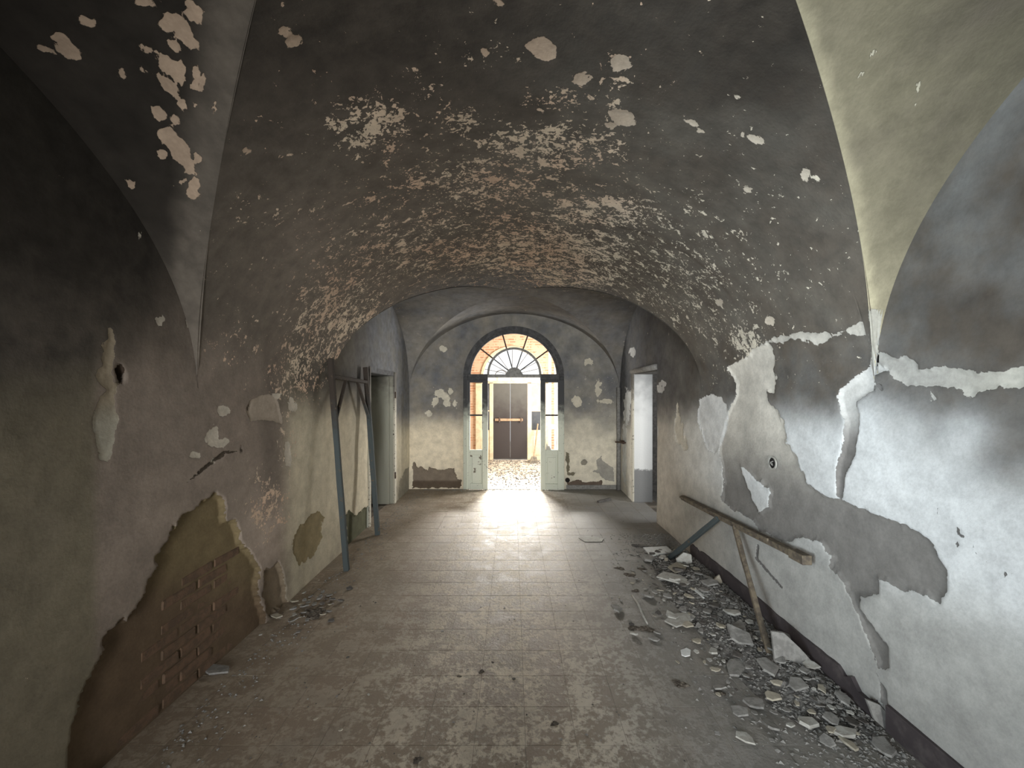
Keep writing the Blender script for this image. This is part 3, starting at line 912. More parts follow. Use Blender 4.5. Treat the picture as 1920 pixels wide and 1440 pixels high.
bm = bmesh.new()
for cx, cy, dz in rest:
    h = T / 2 - 0.0018
    vs_ = [bm.verts.new((cx + a * h, cy + b * h, dz + zz)) for zz in (-0.02, 0) for a, b in ((-1, -1), (1, -1), (1, 1), (-1, 1))]
    bm.faces.new(vs_[4:])
    for q in range(4): bm.faces.new((vs_[q], vs_[(q + 1) % 4], vs_[4 + (q + 1) % 4], vs_[4 + q]))
o = link('far_tiles', bm_mesh('far_tiles', bm), M['tile'], floor)
o['kind'] = 'stuff'

# ------------------------------------------------------------------ skirting on the right wall
sk = thing('baseboard_right', (XR, 2.5, 0), kind='structure')
for y0, y1, prof in ((0.4, 2.17, None), (2.24, 4.55, 'ragged')):
    if prof is None:
        box('skirting_length', (XR - 0.02, y0, 0.0), (XR + 0.01, y1, 0.135), 'skirting', sk, bevel=0.003)
    else:
        n_ = 46
        pts = [(XR - 0.02, y0 + (y1 - y0) * i / n_, 0.135 - (0.05 if y1 - y0 < 0 else 0) - (rnd.uniform(0, 0.06) if i < 5 or i > n_ - 6 else rnd.uniform(0, 0.006))) for i in range(n_ + 1)]
        pts += [(XR - 0.02, y1, 0.0), (XR - 0.02, y0, 0.0)]
        prism('skirting_length', pts, 0.03, 'skirting', sk, nrm=(1, 0, 0))
box('baseboard_far', (DX + DR + 0.06, YE - 0.012, 0), (XR, YE + 0.01, 0.075), 'frag_grey', kind='structure')

# ------------------------------------------------------------------ bricks laid bare in the left wall
bk = bmesh.new()
bmesh.ops.create_cube(bk, size=1)
for v in bk.verts: v.co = Vector((v.co.x * 0.05, v.co.y * 0.245, v.co.z * 0.056))
bmesh.ops.bevel(bk, geom=bk.edges[:], offset=0.006, segments=1, affect='EDGES')
brick_me = bm_mesh('brick', bk); brick_me.materials.append(M['brick'])
yb, zb = [], []
for row in range(13):
    for col in range(8):
        y = 2.15 + (col + 0.5 * (row % 2)) * 0.262
        z = 0.04 + row * 0.068
        for_px = np.array([[XL, y + e, z] for e in (-0.12, 0, 0.12)])
        qx, qy = to_px(for_px)
        if poly_sdf(qx, qy, L_MAIN).min() < 3: continue
        if z > 0.60 + 0.12 * math.sin(y * 5) + rnd.uniform(-0.1, 0.1): continue
        o = bpy.data.objects.new('brick', brick_me)
        C.objects.link(o); o.parent = wall_left
        o.location = (XL - 0.0615 + rnd.uniform(-0.007, 0.005), y + rnd.uniform(-0.006, 0.006), z)
        o.rotation_euler = (rnd.uniform(-0.02, 0.02), rnd.uniform(-0.05, 0.05), rnd.uniform(-0.03, 0.03))

# ------------------------------------------------------------------ the arched glazed door in the far wall
d1 = thing('door_1', (DX, YE, 0), 'arched double door frame with glazed side leaves and smoke-blackened fanlight', None, kind='structure')
# reveal of the opening
rv, rf = [], []
prof = [(DX - DR, -0.01)] + [(DX + DR * math.cos(PI - PI * i / 48), DZ + DR * math.sin(PI - PI * i / 48)) for i in range(49)] + [(DX + DR, -0.01)]
for x, z in prof: rv += [(x, YE - 0.005, z), (x, YE + 0.33, z)]
for i in range(len(prof) - 1): rf.append((2 * i, 2 * i + 1, 2 * i + 3, 2 * i + 2))
link('reveal', mesh_of('reveal', rv, rf), M['char'], d1)
# moulded frame
arc_bar('arch_frame', DX, DZ, 0.835, 0.915, YE - 0.035, YE + 0.06, 0, PI, 'char', d1)
arc_bar('arch_bead', DX, DZ, 0.785, 0.840, YE - 0.005, YE + 0.05, 0, PI, 'char', d1)
for s in (-1, 1):
    xa, xb = DX + s * 0.835, DX + s * 0.915
    box('jamb', (min(xa, xb), YE - 0.035, 0), (max(xa, xb), YE + 0.06, DZ), 'doorpaint', d1, bevel=0.008)
# transom: deep at both sides, thinned between the leaves to imitate glare
box('transom', (DX - 0.835, YE - 0.03, 1.985), (-0.45, YE + 0.05, 2.095), 'char', d1, bevel=0.006)
box('transom', (0.505, YE - 0.03, 1.985), (DX + 0.835, YE + 0.05, 2.095), 'char', d1, bevel=0.006)
box('transom_rail', (-0.46, YE + 0.0, 2.035), (0.515, YE + 0.05, 2.09), 'frag_grey', d1, bevel=0.005)
arc_bar('fan_ring', 0.03, 2.09, 0.455, 0.495, YE + 0.0, YE + 0.04, 0, PI, 'frag_grey', d1)
for g in (142, 106, 71, 36):
    r = math.radians(g)
    c_ = (0.03, YE + 0.02, 2.08)
    e = lambda q: (c_[0] + q * math.cos(r), c_[1], c_[2] + q * math.sin(r))
    q1 = 0.74
    while math.hypot(e(q1)[0] - DX, e(q1)[2] - DZ) < 0.80: q1 += 0.005
    beam('fan_bar', e(0.485), e(q1), 0.026, 0.03, 'charbrown', d1, up=(0, 1, 0))
    beam('fan_spoke', e(0.10), e(0.46), 0.02, 0.02, 'frag_dark', d1, bevel=0, up=(0, 1, 0))
prism('fan_hub', [(0.03 + 0.145 * math.cos(PI * i / 10) * (1.15 if i in (0, 10) else 1), YE + 0.0, 2.085 + 0.135 * math.sin(PI * i / 10)) for i in range(11)], 0.04, 'frag_grey', d1, nrm=(0, 1, 0))
box('threshold', (DX - DR, YE - 0.02, -0.002), (DX + DR, YE + 0.33, 0.004), 'frag_pale', d1)


def leaf(xo, xi, go, gi, yf):
    """one narrow glazed leaf: outer edge, inner edge, glass outer, glass inner"""
    L = thing('door_leaf', (xo, yf, 0))
    L.parent = d1
    L.matrix_parent_inverse = Matrix.Translation(-d1.location)
    s = 1 if xi > xo else -1

    def bx(name, a, b, z0, z1, y0=0.0, y1=0.045, mat='doorpaint', bev=0.005):
        o = box(name, (min(a, b), yf + y0, z0), (max(a, b), yf + y1, z1), mat, None, bevel=bev)
        o.parent = L
        o.matrix_parent_inverse = Matrix.Translation(-Vector((xo, yf, 0)))
        return o
    bx('stile', xo, go, 0.008, 1.985)
    bx('stile', gi, xi, 0.008, 1.985)
    bx('bottom_rail', go, gi, 0.008, 0.115, 0.002, 0.043)
    bx('middle_rail', go, gi, 0.63, 0.725, 0.002, 0.043)
    bx('top_rail', go, gi, 1.94, 1.985, 0.002, 0.043)
    bx('panel', go, gi, 0.115, 0.63, 0.018, 0.034, 'doorpanel')
    bx('raised_panel', go + s * 0.035, gi - s * 0.035, 0.15, 0.595, 0.008, 0.02, 'doorpanel', 0.006)
    bx('glazing_bar', go, gi, 1.335, 1.365, 0.01, 0.035, 'char')
    return L


leaf(-0.835 + DX, -0.447, -0.768, -0.544, YE - 0.075)
lr = leaf(0.93, 0.505, 0.816, 0.593, YE - 0.095)
# broken pane left in the right-hand leaf
shard = prism('glass_shard', [(0.60, YE - 0.075, 0.725), (0.70, YE - 0.075, 0.725), (0.665, YE - 0.075, 0.80), (0.64, YE - 0.075, 0.79), (0.61, YE - 0.075, 0.86)], 0.003, 'white', None, nrm=(0, 1, 0))
shard.parent = lr
shard.matrix_parent_inverse = Matrix.Translation(-Vector((0.93, YE - 0.095, 0)))

# ------------------------------------------------------------------ doorways in the side walls
def side_door(name, X, out, y0, y1, h, label):
    D = thing(name, (X, (y0 + y1) / 2, 0), label, None, kind='structure')
    a, b = sorted((X - out * 0.002, X + out * 0.34))
    return D, a, b


# left: white jamb lining and an open leaf
d2, a, b = side_door('door_2', XL, -1, *DOOR_L, 'left side doorway with dirty white leaf swung open behind the leaning frame')
y0, y1, h = DOOR_L
box('jamb_lining', (a, y1 - 0.002, 0), (b, y1 + 0.05, h), 'sidedoor', d2)
box('jamb_lining', (a, y0 - 0.05, 0), (b, y0 + 0.002, h), 'sidedoor', d2)
box('lintel', (a, y0 - 0.05, h - 0.01), (b, y1 + 0.05, h + 0.06), 'char', d2)
box('casing', (XL - 0.01, y1 - 0.01, 0.0), (XL + 0.025, y1 + 0.075, h + 0.05), 'casing', d2, bevel=0.006)
box('casing', (XL - 0.01, y0 - 0.045, 0.0), (XL + 0.022, y0 + 0.005, h + 0.07), 'casing', d2, bevel=0.006)
for z in (1.72, 0.45):
    tube('hinge', [(XL + 0.028, y1 - 0.005, z - 0.05), (XL + 0.028, y1 - 0.005, z + 0.05)], 0.011, 'rust', d2)
prism('open_leaf', [(XL - 0.06, y1 - 0.03, 0.01), (XL - 1.0, y1 + 0.02, 0.01), (XL - 1.0, y1 + 0.02, h - 0.03), (XL - 0.06, y1 - 0.03, h - 0.03)], 0.035, 'sidedoor', d2, nrm=(0, -1, 0))
# right: deep limewashed reveal
d3, a, b = side_door('door_3', XR, 1, *DOOR_R, 'right side doorway with deep white reveal and smoked frame')
y0, y1, h = DOOR_R


def limewash():
    m, nt, b_ = mk('limewashed_reveal')
    n = N(nt); p = n.pos(); X, Y, Z = n.sep(p)
    nz = n.noise(p, 14, 5, 0.65)
    zz = n.math('ADD', Z, n.math('MULTIPLY', n.math('SUBTRACT', nz, 0.5), 0.16))
    c = n.mix(n.step(zz, 0.50, 0.54), (0.20, 0.20, 0.195), (0.66, 0.66, 0.64))
    c = n.mix(n.step(n.math('ADD', Z, n.math('MULTIPLY', n.math('SUBTRACT', n.noise(p, 5, 4), 0.5), 0.8)), 1.35, 2.05, 0, 0.75), c, (0.20, 0.20, 0.20))  # shade under the lintel painted into the top of the reveal
    n.put(b_.inputs['Base Color'], c); b_.inputs['Roughness'].default_value = 0.9
    n.put(b_.inputs['Normal'], n.bump(n.noise(p, 40, 4), 0.004, 0.6))
    return m


M['reveal'] = limewash()
box('reveal_jamb', (a, y1 - 0.002, 0), (2.245, y1 + 0.05, h), 'reveal', d3)
box('reveal_jamb', (a + 0.01, y0 - 0.05, 0), (b, y0 + 0.002, h), 'reveal', d3)
box('lintel', (a + 0.01, y0 - 0.02, h - 0.01), (b, y1 + 0.02, h + 0.06), 'frag_dark', d3)
box('casing', (XR - 0.03, y1 - 0.005, 0.0), (XR + 0.01, y1 + 0.065, h + 0.06), 'casing', d3, bevel=0.01)
tube('head_casing', [(XR - 0.015, y0 - 0.01, h + 0.045), (XR - 0.015, y1 + 0.06, h + 0.035)], 0.04, 'frag_grey', d3)
# rooms behind both doorways
def room(name, x0, x1, y0, y1, open_side, mat):
    v = [(x, y, z) for x in (x0, x1) for y in (y0, y1) for z in (-0.01, 2.9)]
    f = {'x0': (0, 1, 3, 2), 'x1': (4, 6, 7, 5), 'y0': (0, 4, 5, 1), 'y1': (2, 3, 7, 6), 'z0': (0, 2, 6, 4), 'z1': (1, 5, 7, 3)}
    o = link(name, mesh_of(name, v, [q for k, q in f.items() if k != open_side]), M[mat])
    o['kind'] = 'structure'
    return o


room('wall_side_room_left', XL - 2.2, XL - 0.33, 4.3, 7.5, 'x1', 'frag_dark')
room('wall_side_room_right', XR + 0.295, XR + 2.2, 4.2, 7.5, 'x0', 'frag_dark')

# window behind the camera, in the left wall (it lights the right side)
w1 = thing('window_1', (XL, -1.0, 0.95), kind='structure')
y0, y1, z0, z1 = WIN_L
for nm, lo, hi in (('window_sill', (XL - 0.34, y0, z0 - 0.05), (XL + 0.02, y1, z0)), ('window_lintel', (XL - 0.34, y0, z1), (XL, y1, z1 + 0.05)),
                   ('window_jamb', (XL - 0.34, y0 - 0.05, z0), (XL, y0, z1)), ('window_jamb', (XL - 0.34, y1, z0), (XL, y1 + 0.05, z1))):
    box(nm, lo, hi, 'white', w1)

# ------------------------------------------------------------------ porch beyond the arched door
YV0, YV1, XV0, XV1, ZV = YE + 0.33, 11.0, -1.6, 1.7, 3.35


def panel_wall(name, quads, mat):
    vs_, fs = [], []
    for q in quads:
        b_ = len(vs_); vs_ += q; fs.append((b_, b_ + 1, b_ + 2, b_ + 3))
    o = link(name, mesh_of(name, vs_, fs), M[mat]); o['kind'] = 'structure'
    return o


def wall_with_hole_x(name, X, y0, y1, hy0, hy1, hz0, hz1, mat):
    q = lambda a, b, c, d: [(X, a, c), (X, b, c), (X, b, d), (X, a, d)]
    return panel_wall(name, [q(y0, hy0, 0, ZV), q(hy1, y1, 0, ZV), q(hy0, hy1, 0, hz0), q(hy0, hy1, hz1, ZV)], mat)


wall_with_hole_x('wall_porch_left', XV0, YV0, YV1, 8.05, 8.65, 0.5, 2.5, 'porchbrick')
wall_with_hole_x('wall_porch_right', XV1, YV0, YV1, 8.55, 10.05, 0.6, 2.8, 'white')
box('ceiling_porch', (XV0 - 0.2, YV0 - 0.3, ZV), (XV1 + 0.2, YV1 + 0.3, ZV + 0.1), 'cream', kind='structure')
# porch back wall with arched opening
FXc, FZ, FRr = -0.01, 2.16, 0.77
verts, faces = [], []
K = 32
for i in range(K + 1):
    g = PI - PI * i / K
    verts.append((FXc + FRr * math.cos(g), YV1, FZ + FRr * math.sin(g)))
    verts.append((XV0 + (XV1 - XV0) * i / K, YV1, ZV))
for i in range(K): faces.append((2 * i, 2 * i + 1, 2 * i + 3, 2 * i + 2))
nb_ = len(verts)
verts += [(XV0, YV1, 0), (-0.97, YV1, 0), (-0.97, YV1, FZ), (XV0, YV1, FZ), (0.95, YV1, 0), (XV1, YV1, 0), (XV1, YV1, FZ), (0.95, YV1, FZ), (FXc - FRr, YV1, FZ), (FXc + FRr, YV1, FZ), (XV0, YV1, ZV), (XV1, YV1, ZV)]
faces += [(nb_, nb_ + 1, nb_ + 2, nb_ + 3), (nb_ + 4, nb_ + 5, nb_ + 6, nb_ + 7), (nb_ + 3, nb_ + 8, nb_ + 10), (nb_ + 9, nb_ + 6, nb_ + 11)]
o = link('wall_porch_back', mesh_of('wall_porch_back', verts, faces), M['porchbrick']); o['kind'] = 'structure'
arc_bar('trim_1', FXc, FZ, FRr - 0.01, FRr + 0.05, YV1 - 0.03, YV1 + 0.25, 0, PI, 'cream')['kind'] = 'structure'
box('ground_outside', (-6, 11.4, -0.2), (6, 16, -0.1), 'frag_pale', kind='structure')

d4 = thing('door_4', (-0.06, YV1, 0), 'dark boarded back door in a cream glazed screen under a fanlight', None, kind='structure')
yb0, yb1 = YV1 - 0.05, YV1 + 0.02
for xa, xb in ((-0.97, -0.80), (-0.605, -0.505), (0.385, 0.50), (0.80, 0.95)):
    box('screen_post', (xa, yb0, 0), (xb, yb1, 2.03), 'cream', d4, bevel=0.008)
box('screen_head', (-0.97, yb0, 2.0), (0.95, yb1, 2.07), 'cream', d4, bevel=0.006)
box('fan_sill', (-0.97, yb0, 2.15), (0.95, yb1, 2.21), 'frag_grey', d4, bevel=0.006)
for xx in (-0.97, -0.42, -0.05, 0.28, 0.78):
    box('transom_post', (xx, yb0 + 0.01, 2.06), (xx + 0.04 + (0.13 if xx > 0.7 else 0), yb1, 2.16), 'cream', d4)
for g in (163, 147, 123, 90, 57, 32, 18):
    r = math.radians(g)
    beam('fan_spoke', (FXc + 0.08 * math.cos(r), YV1 + 0.02, FZ + 0.06 + 0.08 * math.sin(r)), (FXc + 0.77 * math.cos(r), YV1 + 0.02, FZ + 0.77 * math.sin(r)), 0.016, 0.02, 'frag_dark', d4, bevel=0, up=(0, 1, 0))
arc_bar('fan_scroll', -0.30, FZ + 0.03, 0.15, 0.172, YV1 + 0.01, YV1 + 0.03, math.radians(10), math.radians(175), 'frag_dark', d4, seg=16)
for xa, xb in ((-0.80, -0.605), (0.50, 0.80)):
    box('side_panel', (xa, yb0 + 0.015, 0.0), (xb, yb1, 0.78), 'cream', d4)
    box('raised_panel', (xa + 0.035, yb0 + 0.005, 0.12), (xb - 0.035, yb0 + 0.02, 0.68), 'cream', d4, bevel=0.008)
    box('side_bar', (xa, yb0 + 0.01, 1.27), (xb, yb1, 1.30), 'cream', d4)
    box('dark_pane', (xa, yb0 + 0.03, 0.78), (xb, yb0 + 0.036, 1.27), 'glassdark', d4)
    box('dusty_pane', (xa, yb0 + 0.03, 1.30), (xb, yb0 + 0.036, 2.0), 'glassgrey' if xa > 0 else 'glassdark', d4)
for k in range(2):
    xa = -0.503 + k * 0.447
    L = box('door_leaf', (xa, yb0 + 0.012, 0.035), (xa + 0.441, yb0 + 0.05, 2.0), 'darkdoor', d4, bevel=0.004)
    for zz in (0.12, 0.58, 1.10, 1.56):
        o = box('board', (xa + 0.03, yb0 + 0.002, zz), (xa + 0.411, yb0 + 0.016, zz + 0.40), 'darkdoor', None, bevel=0.006)
        o.parent = L
        o.matrix_parent_inverse = Matrix.Translation(-d4.location)
box('bar', (-0.46, yb0 - 0.035, 1.02), (0.27, yb0 - 0.005, 1.085), 'wood', d4, bevel=0.005)
for xx in (-0.36, 0.20):
    box('bracket', (xx, yb0 - 0.045, 0.99), (xx + 0.04, yb0 + 0.01, 1.11), 'rust', d4, bevel=0.004)

# brick pier edge + white louvred shutter at the right of the porch
sh = thing('shutter', (0.93, 9.3, 0), 'tall white louvred shutter standing in the porch behind the right glazed leaf', 'shutter')
box('frame', (0.80, 9.3, 0.0), (0.86, 9.34, 2.72), 'white', sh, bevel=0.005)
box('frame', (0.99, 9.3, 0.0), (1.12, 9.34, 2.72), 'white', sh, bevel=0.005)
for z in (0.0, 0.95, 2.62): box('rail', (0.86, 9.302, z), (0.99, 9.338, z + 0.10), 'white', sh)
for k in range(32):
    z = 1.07 + k * 0.048
    prism('slat', [(0.93, 9.305, z), (0.99, 9.305, z), (0.99, 9.335, z + 0.045), (0.93, 9.335, z + 0.045)], 0.006, 'white', sh)
box('panel', (0.93, 9.315, 0.1), (0.99, 9.33, 0.95), 'white', sh)
br = thing('broom', (0.52, 10.55, 0), 'short wooden broom leaning beside the back door of the porch', 'broom')
beam('handle', (0.53, 10.52, 0.10), (0.66, 10.90, 0.95), 0.028, 0.028, 'wood', br)
prism('head', [(0.42, 10.45, 0.0), (0.64, 10.45, 0.0), (0.60, 10.47, 0.16), (0.48, 10.47, 0.16)], 0.07, 'oldwood', br, nrm=(0, 1, 0), bevel=0.006)

# ------------------------------------------------------------------ braced frame leaning on the left wall
lf = thing('braced_frame', (-1.66, 4.6, 0), 'dark blue-grey braced timber frame leaning upright against the left wall', 'frame')
p1b, p1t = on_floor(650, 1070), Vector((-1.815, 4.17, 2.095))
p2b, p2t = on_floor(708, 1003), Vector((-1.825, 5.20, 2.07))
beam('post', p1b + Vector((0, 0, 0.0)), p1t, 0.05, 0.045, 'frame', lf, rough=0.002)
beam('post', p2b, p2t, 0.055, 0.05, 'frame', lf, rough=0.002)
at = lambda a, b, z: a.lerp(b, z / b.z)
c1, c2 = at(p1b, p1t, 1.915), at(p2b, p2t, 1.885)
beam('crossbar', c1, c2, 0.045, 0.04, 'frame', lf)
beam('brace', at(p1b, p1t, 1.46), c1.lerp(c2, 0.36), 0.032, 0.025, 'frame', lf)
beam('brace', at(p2b, p2t, 1.42), c1.lerp(c2, 0.68), 0.034, 0.028, 'frame', lf)

# ------------------------------------------------------------------ toppled frame against the right wall
tf = thing('toppled_frame', (1.7, 3.6, 0), 'rusty brown rail on two splayed legs toppled against the right wall', 'frame')
r0, r1 = on_x(1280, 933, 1.90), on_x(1512, 1050, 1.86)
beam('rail', r0, r1, 0.05, 0.045, 'oldwood', tf, rough=0.003)
beam('rail_lip', r0 + Vector((-0.03, 0, 0.008)), r1 + Vector((-0.03, 0.35, 0.004)), 0.014, 0.022, 'oldwood', tf, bevel=0.002)
beam('rail_end', r1 + Vector((0, 0.13, -0.005)), r1 + Vector((0, -0.01, 0.0)), 0.062, 0.06, 'oldwood', tf)
la = r0.lerp(r1, 0.44); lb = r0.lerp(r1, 0.58)
beam('leg', la + Vector((-0.02, 0, -0.01)), on_floor(1256, 1046, 0.01), 0.045, 0.04, 'frame', tf, rough=0.002)
beam('leg', lb + Vector((-0.02, 0, -0.01)), on_floor(1447, 1243, 0.012), 0.034, 0.034, 'oldwood', tf, rough=0.002)

# ------------------------------------------------------------------ small fixtures
jb = thing('junction_box', tuple(on_x(1447, 868, XR - 0.004)), 'round open electrical box with cut wires set in the right wall', 'junction box')
c = on_x(1447, 868, XR)
ring_v, ring_f = [], []
for r_, x_ in ((0.052, -0.004), (0.052, -0.012), (0.040, -0.012), (0.038, 0.03)):
    ring_v += [(XR + x_ + 0.012, c.y + r_ * math.cos(2 * PI * k / 24), c.z + r_ * math.sin(2 * PI * k / 24)) for k in range(24)]
for q in range(3):
    for k in range(24): ring_f.append((q * 24 + k, q * 24 + (k + 1) % 24, (q + 1) * 24 + (k + 1) % 24, (q + 1) * 24 + k))
link('ring', mesh_of('ring', ring_v, ring_f), M['frag_pale'], jb)
prism('back', [(XR + 0.006, c.y + 0.040 * math.cos(2 * PI * k / 20), c.z + 0.040 * math.sin(2 * PI * k / 20)) for k in range(20)], 0.02, 'black', jb, nrm=(1, 0, 0))
for k in range(3):
    tube('wire', [(XR + 0.004, c.y + 0.02 * math.cos(k * 2.2), c.z + 0.02 * math.sin(k * 2.2)), (XR - 0.006, c.y - 0.01 * k + 0.01, c.z + 0.006), (XR - 0.004, c.y - 0.02 * math.cos(k * 2 + 1), c.z - 0.015)], 0.0035, 'frag_grey', jb, seg=6)
ph = thing('drain_pipe', tuple(on_y(1064, 900, YE)), 'small round pipe mouth low in the far wall beside the door', 'pipe')
c = on_y(1064, 900, YE)
arc_bar('rim', c.x, c.z, 0.036, 0.043, YE - 0.02, YE + 0.02, 0, 2 * PI - 0.001, 'rust', ph, seg=24)
prism('bore_shade', [(c.x + 0.037 * math.cos(2 * PI * k / 20), YE - 0.012, c.z + 0.037 * math.sin(2 * PI * k / 20)) for k in range(20)], 0.03, 'black', ph, nrm=(0, 1, 0))  # black disc painted for the shade inside the pipe
lt = thing('wall_latch', tuple(on_x(1163, 828, XR - 0.02)), 'rusted iron latch fixed at the far right corner', 'latch')
c = on_x(1166, 828, XR - 0.012)
beam('bolt', (c.x - 0.13, c.y - 0.05, c.z), (c.x + 0.01, c.y - 0.22, c.z + 0.005), 0.02, 0.025, 'rust', lt)
box('plate', (XR - 0.03, c.y - 0.12, c.z - 0.03), (XR + 0.004, c.y - 0.02, c.z + 0.03), 'rust', lt, bevel=0.004)
tube('knob', [(c.x - 0.03, c.y - 0.12, c.z + 0.01), (c.x - 0.05, c.y - 0.13, c.z + 0.035)], [0.014, 0.01], 'rust', lt, seg=8)
pp = tube('corner_pipe', [(XR - 0.035, YE - 0.06, 0.0), (XR - 0.03, YE - 0.055, 0.9), (XR - 0.035, YE - 0.06, 1.85)], 0.035, 'frag_grey')
tag(pp, 'smoked vertical pipe running up the far right corner', 'pipe')

# ------------------------------------------------------------------ rubble
def chip_mesh(name, r, k, th, seed, mat, curl=0.0):
    q = random.Random(seed)
    n_ = q.randint(5, 8)
    bm = bmesh.new()
    ang = sorted(q.uniform(0, 2 * PI) for _ in range(n_))
    ang = [2 * PI * i / n_ + q.uniform(-0.3, 0.3) for i in range(n_)]
    lo, hi = [], []
    for g in ang:
        rr = r * q.uniform(0.65, 1.15)
        x, y = rr * math.cos(g), rr * math.sin(g) * k
        z = curl * (x * x + y * y) / r
        lo.append(bm.verts.new((x, y, z)))
        hi.append(bm.verts.new((x * 0.94, y * 0.94, z + th * q.uniform(0.8, 1.2))))
    bm.faces.new(lo[::-1]); bm.faces.new(hi)
    for i in range(n_): bm.faces.new((lo[i], lo[(i + 1) % n_], hi[(i + 1) % n_], hi[i]))
    me = bm_mesh(name, bm)
    me.materials.append(M[mat])
    return me


mats = ['frag_grey', 'frag_grey', 'frag_pale', 'frag_dark', 'frag_cream', 'frag_grey']
chips = [chip_mesh('plaster_fragment', 0.045, rnd.uniform(0.55, 0.95), 0.008, s, mats[s % 6], rnd.choice((0, 0.1, 0.2))) for s in range(18)]
spots = []


def drop(name, me, x, y, z, s, rot, label, cat, group):
    o = bpy.data.objects.new(name, me)
    C.objects.link(o)
    o.location = (x, y, z)
    o.scale = (s, s, s * rnd.uniform(0.8, 1.4))
    o.rotation_euler = rot
    return tag(o, label, cat, group)


# a low mound of dust and broken plaster along the right wall
def mound(x, y):
    return 0.075 * math.exp(-((x - 1.72) / 0.24) ** 2) * (1 / (1 + math.exp(-(y - 2.35) * 9))) * (1 / (1 + math.exp((y - 4.25) * 7))) * (0.75 + 0.25 * math.sin(5 * y + 3 * x) * math.sin(9 * x + 2))


mxs, mys = np.linspace(1.05, XR - 0.024, 60), np.linspace(1.9, 4.8, 190)
mv = np.array([(x, y, mound(x, y) - 0.006) for y in mys for x in mxs])
mv[:, 2] += np.maximum(0, fbm(mv * np.array([1, 1, 0.0]), 22, 4, 2) * 0.045) * np.clip(mv[:, 2] / 0.03, 0, 1)
nn_ = len(mxs)
me = mesh_of('rubble_mound', mv, [(j * nn_ + i, j * nn_ + i + 1, (j + 1) * nn_ + i + 1, (j + 1) * nn_ + i) for j in range(len(mys) - 1) for i in range(nn_ - 1)])
tag(link('rubble_mound', me, M['mound']), 'low mound of grey plaster dust under the toppled rail', 'rubble', kind='stuff')
TONE = ['mid grey', 'grey', 'pale', 'soot-black', 'cream', 'dull grey']


def free(x, y, r):
    for a, b, q in spots:
        if math.hypot(x - a, y - b) < 0.95 * (r + q): return False
    spots.append((x, y, r))
    return True


def size_word(s): return 'tiny' if s < 0.5 else 'small' if s < 0.85 else 'large'


made = tries = 0
while made < 230 and tries < 20000:
    tries += 1
    y = rnd.uniform(2.05, 4.65)
    x = XR - 0.07 - abs(rnd.gauss(0, 0.27 if y < 4 else 0.2)) - (0.1 if 3.0 < y < 4.2 else 0)
    if x < 0.75: continue
    s = rnd.choice((0.35, 0.5, 0.6, 0.8, 1.0, 1.3, 1.6, 1.9)) * (1.1 if x > 1.4 else 0.7)
    if tries > 3000: s *= 0.6
    if not free(x, y, 0.045 * s): continue
    tilt = rnd.uniform(0.0, 0.35) if rnd.random() < 0.6 else 0.03
    zone = 'at the near end of the rubble, by the broken skirting' if y < 2.5 else 'in the rubble around the near leg' if y < 3.0 else 'in the rubble under the toppled rail' if y < 3.8 else 'in the rubble around the far leg'
    if x < 1.3: zone = zone.replace('in the rubble', 'at the open edge of the rubble')
    drop('plaster_fragment', chips[made % 18], x, y, mound(x, y) + 0.004 + 0.045 * s * math.sin(tilt) * 0.8, s, (tilt, rnd.uniform(-0.1, 0.1), rnd.uniform(0, 6.28)),
         size_word(s) + ' ' + TONE[(made % 18) % 6] + ' plaster fragment ' + zone, 'plaster fragment', 'plaster rubble along the right wall')
    made += 1
# small heap at the foot of the left wall
made = tries = 0
while made < 34 and tries < 4000:
    tries += 1
    x, y = max(-1.66 + rnd.gauss(0, 0.10), XL + 0.06), 3.42 + rnd.gauss(0, 0.18)
    s = rnd.uniform(0.3, 0.9)
    if not free(x, y, 0.045 * s): continue
    t_ = rnd.uniform(0, 0.35)
    drop('plaster_fragment', chips[(made * 5) % 18], x, y, 0.003 + 0.03 * s * math.sin(t_), s, (t_, 0, rnd.uniform(0, 6.28)),
         size_word(s) + ' ' + TONE[(made * 5) % 18 % 6] + ' plaster fragment in the little heap at the left wall foot', 'plaster fragment', 'plaster heap at the left wall')
    made += 1
# scattered over the middle of the floor
for k in range(26):
    p = on_floor(rnd.uniform(560, 1240), rnd.uniform(1030, 1420))
    drop('plaster_crumb', chips[(k * 7) % 18], p.x, p.y, 0.002, rnd.uniform(0.12, 0.32), (0, 0, rnd.uniform(0, 6.28)),
         'tiny crumb of plaster lying loose in the open middle of the floor', 'plaster fragment', 'crumbs on the open floor')


# pieces that stand out
def slab(name, px, mat, th, label, lift=0.004, cat='plaster fragment'):
    pts = [on_floor(x, y, lift) for x, y in px]
    o = prism(name, pts, th, mat, None, nrm=(0, 0, 1), bevel=0.0)
    return tag(o, label, cat)


